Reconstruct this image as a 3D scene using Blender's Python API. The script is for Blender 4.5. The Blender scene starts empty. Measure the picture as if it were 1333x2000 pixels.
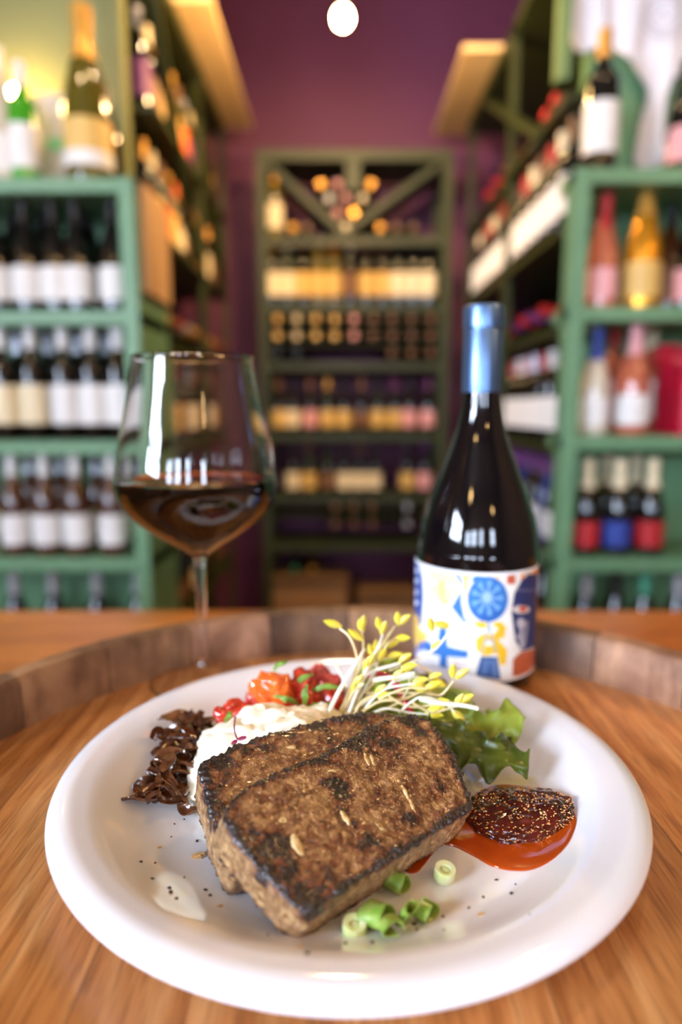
import bpy, math, random
import numpy as np
from mathutils import Vector, Matrix, noise
random.seed(7)
SC = bpy.context.scene
COL = SC.collection
PI = math.pi
CAMH = 0.208            # camera height above the barrel head (z = 0)
F, HY = 1300.0, 797.0   # focal length in pixels, horizon row
PITCH = math.atan((1000 - HY) / F)

# ------------------------------------------------------------ camera, world, exposure
cam = bpy.data.objects.new('camera', bpy.data.cameras.new('camera')); COL.objects.link(cam)
cam.location = (0, 0, CAMH); cam.rotation_euler = (PI/2 - PITCH, 0, 0)
cd = cam.data; cd.sensor_fit = 'VERTICAL'; cd.sensor_height = 36; cd.lens = F/2000*36
cd.clip_start = 0.01; cd.clip_end = 40
cd.dof.use_dof = True; cd.dof.focus_distance = 0.318; cd.dof.aperture_fstop = 2.7; cd.dof.aperture_blades = 9
SC.camera = cam
w = bpy.data.worlds.new('world'); SC.world = w; w.use_nodes = True
w.node_tree.nodes['Background'].inputs[0].default_value = (0.55, 0.65, 0.8, 1)
w.node_tree.nodes['Background'].inputs[1].default_value = 0.25
vs = SC.view_settings; vs.view_transform = 'Standard'; vs.look = 'None'; vs.gamma = 1; vs.exposure = 0.2
vs.use_curve_mapping = False
KEY = 84.0              # daylight in the tall left window
WIN = 34.0              # daylight in the shop windows
def point_light(name, loc, power, col=(1, .62, .28), r=.03):
    l = bpy.data.lights.new(name, 'POINT'); l.energy = power; l.color = col; l.shadow_soft_size = r
    o = bpy.data.objects.new(name, l); o.location = loc; COL.objects.link(o); return o
def spot_light(name, loc, aim, power, col=(1, .66, .34), ang=70, r=.03):
    l = bpy.data.lights.new(name, 'SPOT'); l.energy = power; l.color = col; l.shadow_soft_size = r
    l.spot_size = math.radians(ang); l.spot_blend = .7
    o = bpy.data.objects.new(name, l); o.location = loc
    o.rotation_euler = (Vector(aim) - Vector(loc)).to_track_quat('-Z', 'Y').to_euler(); COL.objects.link(o); return o
spot_light('alcove_spot_light', (-.22, 1.55, 1.9), (-.1, 3.1, .95), 42)
spot_light('alcove_spot_light', (.32, 1.55, 1.9), (.2, 3.1, .85), 42)
spot_light('rack_spot_light', (.25, 1.75, 1.9), (-.6, 2.5, .8), 60)
spot_light('rack_spot_light', (-.25, 1.75, 1.9), (.62, 2.5, .7), 34)
point_light('shop_lamp_light', (1.9, -.3, 1.5), 26, (1, .56, .24), .12)
spot_light('barrel_spot_light', (.9, 1.35, 1.95), (0, .35, 0), 26, (1, .58, .26), 50, .05)
spot_light('ledge_spot_light', (-.7, .9, 1.9), (-.85, 1.8, .6), 22, ang=60)
spot_light('ledge_spot_light', (.75, .9, 1.9), (.8, 1.8, .6), 18, ang=60)

# ------------------------------------------------------------ pixel helpers
def _ray(x, y):
    a = (x - 666.5)/F; b = (1000 - y)/F
    return Vector((a, math.cos(PITCH) + b*math.sin(PITCH), -math.sin(PITCH) + b*math.cos(PITCH)))
def P(x, y, z):
    d = _ray(x, y); t = (z - CAMH)/d.z; return Vector((d.x*t, d.y*t, z))
def at(x, y, Y):
    d = _ray(x, y); t = Y/d.y; return Vector((d.x*t, Y, CAMH + d.z*t))

# ------------------------------------------------------------ materials
MATS = {}
def nt(name):
    m = bpy.data.materials.new(name); m.use_nodes = True; MATS[name] = m
    t = m.node_tree; return m, t, t.nodes['Principled BSDF']
def s2l(c): return tuple(((v/255)/12.92 if v/255 <= .04045 else ((v/255+.055)/1.055)**2.4) for v in c) + (1,)
def mat(name, c, rough=.5, c2=None, scale=20, detail=4, bump=0, bscale=None, stretch=(1, 1, 1), coat=0, trans=0, sss=0, metal=0, ramp=(.35, .65), spec=.5, ior=1.45, dist=.002, sssr=.004):
    if name in MATS: return MATS[name]
    m, t, b = nt(name); N = t.nodes; L = t.links
    b.inputs['Base Color'].default_value = s2l(c); b.inputs['Roughness'].default_value = rough
    b.inputs['Metallic'].default_value = metal; b.inputs['Coat Weight'].default_value = coat; b.inputs['Coat Roughness'].default_value = .08
    b.inputs['Transmission Weight'].default_value = trans; b.inputs['IOR'].default_value = ior
    b.inputs['Specular IOR Level'].default_value = spec
    if sss:
        b.inputs['Subsurface Weight'].default_value = sss; b.inputs['Subsurface Scale'].default_value = sssr
        b.inputs['Subsurface Radius'].default_value = (1, .6, .35)
    if c2 or bump:
        tc = N.new('ShaderNodeTexCoord'); mp = N.new('ShaderNodeMapping'); mp.inputs['Scale'].default_value = stretch
        L.new(tc.outputs['Object'], mp.inputs[0])
        if c2:
            n = N.new('ShaderNodeTexNoise'); n.inputs['Scale'].default_value = scale; n.inputs['Detail'].default_value = detail
            L.new(mp.outputs[0], n.inputs['Vector'])
            r = N.new('ShaderNodeValToRGB'); r.color_ramp.elements[0].position = ramp[0]; r.color_ramp.elements[1].position = ramp[1]
            r.color_ramp.elements[0].color = s2l(c); r.color_ramp.elements[1].color = s2l(c2)
            L.new(n.outputs[0], r.inputs[0]); L.new(r.outputs[0], b.inputs['Base Color'])
        if bump:
            n2 = N.new('ShaderNodeTexNoise'); n2.inputs['Scale'].default_value = bscale or scale; n2.inputs['Detail'].default_value = detail
            L.new(mp.outputs[0], n2.inputs['Vector'])
            bp = N.new('ShaderNodeBump'); bp.inputs['Strength'].default_value = bump; bp.inputs['Distance'].default_value = dist
            L.new(n2.outputs[0], bp.inputs['Height']); L.new(bp.outputs[0], b.inputs['Normal'])
    return m
def emit(name, c, s):
    if name in MATS: return MATS[name]
    m, t, b = nt(name); b.inputs['Base Color'].default_value = s2l(c)
    b.inputs['Emission Color'].default_value = s2l(c); b.inputs['Emission Strength'].default_value = s; return m
def wood(name, cols, grain=(60, 3, 60), rough=.35, coat=0., plank=None, bump=.15, ring=1.0):
    """long-grained wood: grain runs along the axis with the small stretch value"""
    m, t, b = nt(name); N = t.nodes; L = t.links
    tc = N.new('ShaderNodeTexCoord'); mp = N.new('ShaderNodeMapping'); mp.inputs['Scale'].default_value = grain
    L.new(tc.outputs['Object'], mp.inputs[0])
    n1 = N.new('ShaderNodeTexNoise'); n1.inputs['Scale'].default_value = 1.0; n1.inputs['Detail'].default_value = 6; n1.inputs['Distortion'].default_value = .4
    L.new(mp.outputs[0], n1.inputs['Vector'])
    mp2 = N.new('ShaderNodeMapping'); mp2.inputs['Scale'].default_value = tuple(g*5 for g in grain); L.new(tc.outputs['Object'], mp2.inputs[0])
    n2 = N.new('ShaderNodeTexNoise'); n2.inputs['Scale'].default_value = 1.0; n2.inputs['Detail'].default_value = 4; L.new(mp2.outputs[0], n2.inputs['Vector'])
    r = N.new('ShaderNodeValToRGB'); e = r.color_ramp.elements
    e[0].position = .3; e[0].color = s2l(cols[0]); e[1].position = .7; e[1].color = s2l(cols[2])
    k = e.new(.5); k.color = s2l(cols[1])
    L.new(n1.outputs[0], r.inputs[0])
    r2 = N.new('ShaderNodeValToRGB'); r2.color_ramp.elements[0].position = .36; r2.color_ramp.elements[0].color = (.55, .48, .42, 1); r2.color_ramp.elements[1].position = .52; r2.color_ramp.elements[1].color = (1, 1, 1, 1)
    L.new(n2.outputs[0], r2.inputs[0])
    mx = N.new('ShaderNodeMix'); mx.data_type = 'RGBA'; mx.blend_type = 'MULTIPLY'; mx.inputs[0].default_value = .75*ring
    L.new(r.outputs[0], mx.inputs[6]); L.new(r2.outputs[0], mx.inputs[7]); out = mx.outputs[2]
    if plank:   # joints between boards along x, each board its own tone
        sp = N.new('ShaderNodeSeparateXYZ'); L.new(tc.outputs['Object'], sp.inputs[0])
        ma = N.new('ShaderNodeMath'); ma.operation = 'MULTIPLY'; ma.inputs[1].default_value = 1/plank; L.new(sp.outputs[0], ma.inputs[0])
        mo = N.new('ShaderNodeMath'); mo.operation = 'ADD'; mo.inputs[1].default_value = 100.37; L.new(ma.outputs[0], mo.inputs[0])
        fl = N.new('ShaderNodeMath'); fl.operation = 'FLOOR'; L.new(mo.outputs[0], fl.inputs[0])
        wn = N.new('ShaderNodeTexWhiteNoise'); wn.noise_dimensions = '1D'; L.new(fl.outputs[0], wn.inputs['W'])
        fr = N.new('ShaderNodeMath'); fr.operation = 'FRACT'; L.new(mo.outputs[0], fr.inputs[0])
        pp = N.new('ShaderNodeMath'); pp.operation = 'PINGPONG'; pp.inputs[1].default_value = .5; L.new(fr.outputs[0], pp.inputs[0])
        lt = N.new('ShaderNodeMapRange'); lt.inputs[1].default_value = 0; lt.inputs[2].default_value = .012; lt.inputs[3].default_value = .45; lt.inputs[4].default_value = 1; L.new(pp.outputs[0], lt.inputs[0])
        hv = N.new('ShaderNodeMapRange'); hv.inputs[3].default_value = .82; hv.inputs[4].default_value = 1.1; L.new(wn.outputs[0], hv.inputs[0])
        mu = N.new('ShaderNodeMath'); mu.operation = 'MULTIPLY'; L.new(lt.outputs[0], mu.inputs[0]); L.new(hv.outputs[0], mu.inputs[1])
        m3 = N.new('ShaderNodeMix'); m3.data_type = 'RGBA'; m3.blend_type = 'MULTIPLY'; m3.inputs[0].default_value = 1
        L.new(out, m3.inputs[6]); L.new(mu.outputs[0], m3.inputs[7]); out = m3.outputs[2]
    if 'stave' in name:   # random darker mottling over the staves
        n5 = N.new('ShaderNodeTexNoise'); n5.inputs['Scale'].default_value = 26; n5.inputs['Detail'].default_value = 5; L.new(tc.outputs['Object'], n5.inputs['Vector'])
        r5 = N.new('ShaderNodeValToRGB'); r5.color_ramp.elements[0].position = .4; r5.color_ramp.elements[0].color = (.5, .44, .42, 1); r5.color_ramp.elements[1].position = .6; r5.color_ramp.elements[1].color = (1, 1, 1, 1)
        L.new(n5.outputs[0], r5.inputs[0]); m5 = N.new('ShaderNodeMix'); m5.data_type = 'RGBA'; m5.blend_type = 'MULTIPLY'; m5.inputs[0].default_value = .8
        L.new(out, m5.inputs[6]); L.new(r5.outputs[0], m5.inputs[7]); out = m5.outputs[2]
    L.new(out, b.inputs['Base Color']); b.inputs['Roughness'].default_value = rough; b.inputs['Coat Weight'].default_value = coat; b.inputs['Coat Roughness'].default_value = .2
    bp = N.new('ShaderNodeBump'); bp.inputs['Strength'].default_value = bump; bp.inputs['Distance'].default_value = .0006
    L.new(n2.outputs[0], bp.inputs['Height']); L.new(bp.outputs[0], b.inputs['Normal'])
    return m

# ------------------------------------------------------------ mesh helpers
class MB:
    def __init__(s): s.v = []; s.f = []
    def add(s, v, f):
        k = len(s.v); s.v += [tuple(p) for p in v]; s.f += [tuple(i+k for i in q) for q in f]; return s
    def box(s, x0, x1, y0, y1, z0, z1):
        v = [(x, y, z) for x in (x0, x1) for y in (y0, y1) for z in (z0, z1)]
        return s.add(v, [(0, 1, 3, 2), (4, 6, 7, 5), (0, 4, 5, 1), (2, 3, 7, 6), (0, 2, 6, 4), (1, 5, 7, 3)])
    def bar(s, a, b, w, d, up=(0, 0, 1)):
        """board from a to b, w wide across 'side', d deep along up x dir"""
        a = Vector(a); b = Vector(b); t = (b-a).normalized(); u = Vector(up); n = t.cross(u).normalized(); u = n.cross(t)
        v = [p + n*(i*w/2) + u*(j*d/2) for p in (a, b) for i, j in ((-1, -1), (1, -1), (1, 1), (-1, 1))]
        return s.add(v, [(0, 3, 2, 1), (4, 5, 6, 7), (0, 1, 5, 4), (1, 2, 6, 5), (2, 3, 7, 6), (3, 0, 4, 7)])
    def lathe(s, prof, n=32, c=(0, 0, 0), cap=True, a0=0, a1=2*PI):
        v = []; f = []; full = abs(a1-a0-2*PI) < 1e-6; m = n if full else n+1
        for r, z in prof:
            for i in range(m):
                a = a0 + (a1-a0)*i/n; v.append((c[0]+r*math.cos(a), c[1]+r*math.sin(a), c[2]+z))
        for j in range(len(prof)-1):
            for i in range(n):
                k = (i+1) % m if full else i+1
                f.append((j*m+i, j*m+k, (j+1)*m+k, (j+1)*m+i))
        if cap and full:
            if prof[0][0] > 1e-6: f.append(tuple(range(m))[::-1])
            if prof[-1][0] > 1e-6: f.append(tuple((len(prof)-1)*m+i for i in range(m)))
        return s.add(v, f)
    def tube(s, pts, rad, n=8, cap=True):
        pts = [Vector(p) for p in pts]
        if not hasattr(rad, '__len__'): rad = [rad]*len(pts)
        v = []; f = []; prev = None
        for i, p in enumerate(pts):
            t = (pts[min(i+1, len(pts)-1)] - pts[max(i-1, 0)]).normalized()
            if prev is None:
                u = t.orthogonal().normalized()
            else: u = (prev - t*prev.dot(t)).normalized()
            prev = u; w_ = t.cross(u)
            for k in range(n):
                a = 2*PI*k/n; v.append(p + (u*math.cos(a) + w_*math.sin(a))*rad[i])
        for i in range(len(pts)-1):
            for k in range(n):
                f.append((i*n+k, i*n+(k+1) % n, (i+1)*n+(k+1) % n, (i+1)*n+k))
        if cap: f.append(tuple(range(n))[::-1]); f.append(tuple((len(pts)-1)*n+k for k in range(n)))
        return s.add(v, f)
    def ball(s, c, r, n=12, m=8, sq=(1, 1, 1), R=None):
        v = []; f = []
        for j in range(m+1):
            th = PI*j/m
            for i in range(n):
                a = 2*PI*i/n; p = Vector((math.sin(th)*math.cos(a)*sq[0], math.sin(th)*math.sin(a)*sq[1], math.cos(th)*sq[2]))*r
                if R: p = R @ p
                v.append(Vector(c)+p)
        for j in range(m):
            for i in range(n): f.append((j*n+i, (j+1)*n+i, (j+1)*n+(i+1) % n, j*n+(i+1) % n))
        return s.add(v, f)
    def mesh(s, name, m, smooth=True, ang=40):
        me = bpy.data.meshes.new(name); me.from_pydata(s.v, [], s.f); me.materials.append(m)
        if smooth:
            me.polygons.foreach_set('use_smooth', [True]*len(me.polygons))
            try: me.set_sharp_from_angle(angle=math.radians(ang))
            except Exception: pass
        me.validate(); return me
def link(name, me, parent=None, loc=None):
    o = bpy.data.objects.new(name, me); COL.objects.link(o)
    if parent: o.parent = parent
    if loc is not None: o.location = loc
    return o
def obj(name, mb, m, parent=None, loc=None, smooth=True, bevel=0, local=False):
    """one mesh object; mb holds world coordinates (or local ones when local=True); origin goes to loc"""
    org = Vector(loc) if loc is not None else None
    if org is not None and not local: mb.v = [tuple(Vector(p)-org) for p in mb.v]
    me = mb.mesh(name, m, smooth); o = link(name, me, parent, org)
    if bevel:
        b = o.modifiers.new('bevel', 'BEVEL'); b.width = bevel; b.segments = 2; b.limit_method = 'ANGLE'
    return o
def child(name, mb, m, parent, smooth=True, bevel=0):
    """part whose mesh is in world coordinates, under a parent without rotation"""
    p = parent; off = Vector((0, 0, 0))
    while p is not None: off += p.location; p = p.parent
    mb.v = [tuple(Vector(q)-off) for q in mb.v]
    o = link(name, mb.mesh(name, m, smooth), parent)
    if bevel:
        b = o.modifiers.new('bevel', 'BEVEL'); b.width = bevel; b.segments = 2; b.limit_method = 'ANGLE'
    return o
def tag(o, label, cat, group=None, kind=None):
    o['label'] = label; o['category'] = cat
    if group: o['group'] = group
    if kind: o['kind'] = kind
    return o
def empty(name, loc, label, cat, group=None, rot=None):
    o = bpy.data.objects.new(name, None); COL.objects.link(o); o.location = loc; o.empty_display_size = .02
    if rot is not None: o.rotation_euler = rot
    return tag(o, label, cat, group)
def struct(name, mb, m, bevel=0):
    o = obj(name, mb, m, smooth=False, bevel=bevel); o['kind'] = 'structure'; return o
def remeshed(mb, voxel, smooth_it=2):
    me = mb.mesh('tmp', MATS['tmp'] if 'tmp' in MATS else mat('tmp', (128, 128, 128)))
    o = link('tmp', me); r = o.modifiers.new('r', 'REMESH'); r.mode = 'VOXEL'; r.voxel_size = voxel
    s = o.modifiers.new('s', 'SMOOTH'); s.iterations = smooth_it
    dg = bpy.context.evaluated_depsgraph_get(); ev = o.evaluated_get(dg)
    out = bpy.data.meshes.new_from_object(ev); bpy.data.objects.remove(o); bpy.data.meshes.remove(me)
    return out
def catmull(pts, n=6, closed=False):
    pts = [Vector(p) for p in pts]; out = []; N_ = len(pts)
    rng = range(N_) if closed else range(N_-1)
    for i in rng:
        g = (lambda k: pts[k % N_]) if closed else (lambda k: pts[max(0, min(N_-1, k))])
        p0, p1, p2, p3 = g(i-1), g(i), g(i+1), g(i+2)
        for k in range(n):
            t = k/n; out.append(.5*((2*p1)+(p2-p0)*t+(2*p0-5*p1+4*p2-p3)*t*t+(3*p1-p0-3*p2+p3)*t**3))
    if not closed: out.append(pts[-1])
    return out
def nz(p, s, o=0): return noise.noise(Vector(p)*s + Vector((o*7.3, o*3.1, o*1.7)))

ORD = ['first', 'second', 'third', 'fourth', 'fifth', 'sixth', 'seventh', 'eighth', 'ninth', 'tenth', 'eleventh', 'twelfth', 'thirteenth', 'fourteenth', 'fifteenth', 'sixteenth']

# ============================================================ THE ROOM
GREEN = mat('green_paint', (94, 136, 100), .45, c2=(104, 146, 108), scale=6, bump=.05)
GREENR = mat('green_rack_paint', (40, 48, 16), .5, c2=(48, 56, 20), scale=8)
GREENW = mat('green_wall_paint', (124, 128, 84), .7, c2=(130, 134, 88), scale=3)
PURPLE = mat('purple_paint', (100, 46, 78), .6, c2=(106, 50, 82), scale=2)
FLOORZ, CEILZ = -.95, 2.4
wallp = mat('room_plaster', (120, 98, 78), .8, c2=(112, 90, 70), scale=2)
floorw = wood('floor_boards', ((120, 72, 36), (150, 95, 50), (175, 115, 62)), (30, 1.5, 30), .4, plank=.12)
struct('floor', MB().box(-3, 3, -3, 3.7, FLOORZ-.05, FLOORZ), floorw)
struct('ceiling', MB().box(-3, 3, -3, 3.7, CEILZ, CEILZ+.05), mat('ceiling_paint', (104, 88, 76), .8, c2=(98, 82, 70), scale=2))
struct('wall_back', MB().box(-.92, .92, 3.55, 3.6, FLOORZ, CEILZ), PURPLE)
struct('wall_alcove_left', MB().box(-.92, -.86, 2.05, 3.55, FLOORZ, CEILZ), PURPLE)
struct('wall_alcove_right', MB().box(.92, .98, 2.05, 3.55, FLOORZ, CEILZ), PURPLE)
struct('wall_green_left', MB().box(-3, -.66, 2.0, 2.05, FLOORZ, CEILZ), GREENW)
struct('wall_green_right', MB().box(.68, 3, 2.0, 2.05, FLOORZ, CEILZ), GREEN)
WLX, WY0, WY1, WZ0, WZ1 = -2.3, -2.05, -.75, .45, 1.42
struct('wall_left', MB().box(WLX-.05, WLX, -3, 2.0, FLOORZ, WZ0).box(WLX-.05, WLX, -3, 2.0, WZ1, CEILZ).box(WLX-.05, WLX, -3, WY0, WZ0, WZ1).box(WLX-.05, WLX, WY1, 2.0, WZ0, WZ1), wallp)
struct('wall_right', MB().box(3, 3.05, -3, 2.0, FLOORZ, CEILZ), wallp)
fw = MB().box(-3, 3, -3.05, -3, FLOORZ, .35).box(-3, 3, -3.05, -3, 1.25, CEILZ)
wins = [(-2.1, -1.55), (-1.25, -.75), (-.3, .05), (1.0, 1.45)]
xs = [-3] + [v for p in wins for v in p] + [3]
for i in range(0, len(xs), 2): fw.box(xs[i], xs[i+1], -3.05, -3, .35, 1.25)
struct('wall_front', fw, wallp)
sky = emit('daylight_pane', (214, 230, 255), WIN)
frm = mat('window_frame_paint', (60, 56, 52), .5)
for i, (a, b) in enumerate(wins):
    o = struct('window_%d' % (i+1), MB().box(a, b, -3.06, -3.05, .35, 1.25), sky)
    fr = MB(); c = (a+b)/2
    for x in (a+.02, c, b-.02): fr.box(x-.02, x+.02, -3.045, -3.01, .35, 1.25)
    for z in (.37, .8, 1.23): fr.box(a, b, -3.045, -3.01, z-.02, z+.02)
    child('window_frame', fr, frm, o, smooth=False)
o = struct('window_5', MB().box(WLX-.06, WLX-.05, WY0, WY1, WZ0, WZ1), emit('daylight_pane_side', (216, 231, 255), KEY))
fr = MB()
for y in (WY0+.02, (WY0*2+WY1)/3, (WY0+WY1*2)/3, WY1-.02): fr.box(WLX-.045, WLX-.01, y-.035, y+.035, WZ0, WZ1)
for z in (WZ0+.02, .94, WZ1-.02): fr.box(WLX-.045, WLX-.01, WY0, WY1, z-.035, z+.035)
child('window_frame', fr, frm, o, smooth=False)
# corner posts of the alcove and the pale boards above the side racks
struct('trim_1', MB().box(-.655, -.60, 1.985, 2.05, FLOORZ, CEILZ), mat('corner_post_paint', (112, 116, 74), .55))
struct('trim_2', MB().box(.567, .60, 1.90, 1.935, 1.06, CEILZ), mat('post_paint', (110, 136, 84), .5))
pale = wood('pale_board', ((236, 196, 130), (244, 208, 146), (250, 220, 164)), (3, 3, 3), .6, ring=.2)
struct('trim_3', MB().box(-.56, -.41, 2.33, 3.30, 1.478, 1.498), pale)
struct('trim_4', MB().box(.44, .585, 2.62, 3.38, 1.478, 1.498), pale)

# ------------------------------------------------------------ lamps
filament = emit('warm_bulb', (255, 206, 128), 160)
black = mat('black_metal', (20, 18, 18), .4)
def pendant(loc, label, group=None, r=.038, power=None):
    t = empty('pendant_lamp', (loc[0], loc[1], loc[2]), label, 'lamp', group)
    c = Vector(loc)
    child('bulb', MB().ball(c, r, 20, 14, (1, 1, 1.1)), filament, t)
    child('socket', MB().lathe([(0, .0), (.016, 0), (.02, .02), (.02, .05), (.008, .06), (0, .06)], 16, c+Vector((0, 0, r*1.02))), black, t)
    child('cord', MB().tube([c+Vector((0, 0, r+.06)), (c.x, c.y, CEILZ)], .003, 6), black, t)
    if power: point_light('lamp_light', c - Vector((0, 0, r*1.1+.035)), power)
bl = at(670, 35, 2.2)
pendant(bl, 'round glowing bulb hanging high in front of the purple wall', r=.027, power=34)

# ============================================================ BARREL
BC = Vector((.022, .294, 0)); BR = .256; CH = .035
oak = wood('oak_barrel_head', ((174, 108, 52), (204, 136, 74), (228, 168, 106)), (120, 7, 120), .3, coat=.2, plank=.085, bump=.5)
barrel = empty('wine_barrel', (BC.x, BC.y, FLOORZ), 'upright oak wine barrel whose sunken head serves as the table under the plate', 'barrel')
child('barrel_head', MB().lathe([(0, 0), (BR*.5, 0), (BR+.004, 0), (BR+.004, -.025), (0, -.025)], 96, BC), oak, barrel)
NST = 24; st_cols = [((132, 94, 62), (166, 122, 84), (192, 150, 110)), ((116, 82, 54), (148, 106, 72), (172, 130, 92)), ((144, 102, 74), (174, 128, 96), (196, 152, 116)), ((92, 62, 42), (118, 84, 58), (142, 106, 76))]
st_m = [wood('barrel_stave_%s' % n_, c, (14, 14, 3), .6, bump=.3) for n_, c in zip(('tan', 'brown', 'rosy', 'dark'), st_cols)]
rs = random.Random(3)
for k in range(NST):
    wdt = 1; a0 = 2*PI*k/NST + .06; a1 = a0 + 2*PI/NST - .004
    prof = []
    hb = abs(FLOORZ)
    for j in range(13):     # outer side, bottom to top
        z = FLOORZ + (hb+CH)*j/12; q = (z-FLOORZ)/(hb+CH); prof.append((BR+.024+.055*math.sin(PI*q), z))
    prof[-1] = (BR+.022, CH-.003)
    prof += [(BR+.019, CH), (BR+.0055, CH), (BR+.002, CH-.004), (BR+.001, 0), (BR+.005, -.03)]
    prof += [(BR-.002+.055*math.sin(PI*q), FLOORZ+(hb-.03)*q) for q in (.9, .7, .5, .3, .1, 0)]
    mb = MB(); n = 4; m_ = n+1; v = []; f = []
    for r_, z in prof:
        for i in range(m_):
            a = a0+(a1-a0)*i/n; v.append((BC.x+r_*math.cos(a), BC.y+r_*math.sin(a), z))
    J = len(prof)
    for j in range(J):
        for i in range(n): f.append((j*m_+i, j*m_+i+1, ((j+1) % J)*m_+i+1, ((j+1) % J)*m_+i))
    f.append(tuple(j*m_ for j in range(J))[::-1]); f.append(tuple(j*m_+n for j in range(J)))
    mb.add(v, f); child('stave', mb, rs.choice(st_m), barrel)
iron = mat('hoop_iron', (70, 68, 66), .4, metal=.9, c2=(92, 80, 70), scale=12)
for z0, z1 in ((-.02, -.07), (-.17, -.215), (-.735, -.78), (-.9, -.95)):
    R_ = lambda z: BR+.0255+.055*math.sin(PI*(z-FLOORZ)/(.95+CH))
    child('hoop', MB().lathe([(R_(z0), z0), (R_(z0)+.002, z0), (R_(z1)+.002, z1), (R_(z1), z1)], 96, (BC.x, BC.y, 0), cap=False), iron, barrel)

# wooden table behind the barrel
tz = -.092
tm = wood('table_wood', ((170, 100, 34), (200, 124, 46), (214, 140, 60)), (4, 40, 40), .35, coat=.2)
tb = empty('wooden_table', (.05, .82, FLOORZ), 'orange-brown wooden table standing behind the barrel, in front of the shelves', 'table')
child('tabletop', MB().box(-1.0, 1.1, .665, .965, tz-.035, tz), tm, tb, smooth=False, bevel=.003)
for x in (-.95, 1.05):
    for y in (.70, .93): child('leg', MB().box(x-.03, x+.03, y-.03, y+.03, FLOORZ, tz-.035), tm, tb, smooth=False, bevel=.003)
child('apron', MB().box(-.92, 1.02, .71, .725, tz-.12, tz-.035), tm, tb, smooth=False)

# ============================================================ PLATE
china = mat('white_china', (238, 238, 242), .07, coat=.6)
PC = Vector((.0035, .334, 0))
plate = empty('dinner_plate', PC, 'large round white china plate holding the meal on the barrel', 'plate')
pp = [(0, .0052), (.06, .0054), (.084, .0057), (.097, .0070), (.108, .0096), (.117, .0134), (.1252, .0178), (.1305, .0199), (.135, .0209), (.140, .0218), (.1445, .0216), (.148, .0203), (.1498, .018), (.1492, .0155), (.145, .0128), (.132, .0068), (.118, .0024), (.108, .0008), (.1, .0), (.096, .0018), (0, .0018)]
pv = [p.to_tuple() for p in catmull([(a, b, 0) for a, b in pp], 3)]
child('plate_body', MB().lathe([(max(0, a), b) for a, b, _ in pv], 160, PC), china, plate)
PZ = .0056     # top of the well
_pr = [(a, b) for a, b, _ in pv if a >= 0][:47]; _pa = np.array(_pr[:int(np.argmax([b for a, b in _pr]))+1])
def plz(x, y): return float(np.interp(math.hypot(x-PC.x, y-PC.y), _pa[:, 0], _pa[:, 1]))+.0002
def PP(x, y):
    p = P(x, y, PZ)
    for _ in range(6): p = P(x, y, plz(p.x, p.y))
    return p

# ============================================================ WINE GLASS
gm, t_, b_ = nt('clear_glass'); b_.inputs['Base Color'].default_value = (1, 1, 1, 1); b_.inputs['Roughness'].default_value = 0; b_.inputs['Transmission Weight'].default_value = 1; b_.inputs['IOR'].default_value = 1.48
GC = Vector((-.106, .489, 0))
glass = empty('wine_glass', GC, 'large burgundy wine glass of red wine standing behind the plate at left', 'glass')
outer = [(0, .0), (.038, .0), (.0395, .0012), (.036, .0030), (.022, .0056), (.010, .0090), (.0052, .0145), (.0042, .024), (.0039, .06), (.0043, .088), (.0056, .0965), (.0092, .1015), (.0180, .107), (.0320, .1160), (.0460, .1275), (.0550, .1385), (.0588, .1490), (.0590, .1580), (.0572, .1720), (.0540, .1880), (.0500, .2060), (.0462, .2250), (.0434, .2440)]
op = [(max(0, a), b) for a, b, _ in [p.to_tuple() for p in catmull([(a, b, 0) for a, b in outer], 4)]]
ins = [(r-.0011, z) for r, z in op if z > .1075]
inner = ins[::-1] + [(.010, .1062), (.004, .1052), (0, .1050)]
child('glass_body', MB().lathe(op+[(.0429, .2447)]+[(r, z) for r, z in inner], 96, GC), gm, glass)
WL = .1560
wm, t_, b_ = nt('red_wine'); b_.inputs['Base Color'].default_value = (1, .93, .9, 1); b_.inputs['Roughness'].default_value = 0; b_.inputs['Transmission Weight'].default_value = 1; b_.inputs['IOR'].default_value = 1.34
va = t_.nodes.new('ShaderNodeVolumeAbsorption'); va.inputs['Color'].default_value = (.66, .13, .06, 1); va.inputs['Density'].default_value = 150
t_.links.new(va.outputs[0], t_.nodes['Material Output'].inputs['Volume'])
wp = [(r+.0003, z) for r, z in inner if z < WL][::-1]
wp[0] = (0, wp[0][1])
rl = wp[-1][0]
child('red_wine', MB().lathe(wp+[(rl, WL), (rl-.002, WL-.0008), (0, WL-.0008)], 96, GC), wm, glass)

# ============================================================ FRONT WINE BOTTLE
BT = Vector((.1055, .507, 0))
bottle_glass = mat('dark_bottle_glass', (9, 7, 10), .04, coat=.5)
fb = empty('wine_bottle', BT, 'dark wine bottle with blue capsule and illustrated label standing behind the plate', 'bottle')
bprof = [(0, .004), (.030, .0), (.0435, .0015), (.0462, .006), (.0468, .014), (.0468, .092), (.0464, .104), (.0445, .118), (.0402, .134), (.0340, .151), (.0272, .168), (.0212, .184), (.0170, .199), (.0148, .213), (.0138, .226), (.0136, .262)]
bo = [(max(0, a), b) for a, b, _ in [p.to_tuple() for p in catmull([(a, b, 0) for a, b in bprof], 4)]]
child('bottle_body', MB().lathe(bo, 96, BT), bottle_glass, fb)
capm = mat('blue_capsule', (92, 120, 160), .34, metal=.85, c2=(100, 128, 168), scale=90)
cp = [(.0139, .2195), (.0147, .2195), (.0147, .2632), (.0143, .2640), (.0143, .2650), (.0153, .2660), (.0154, .2795), (.0146, .2818), (.013, .2826), (0, .2828)]
child('capsule', MB().lathe(cp, 64, BT), capm, fb)
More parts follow.
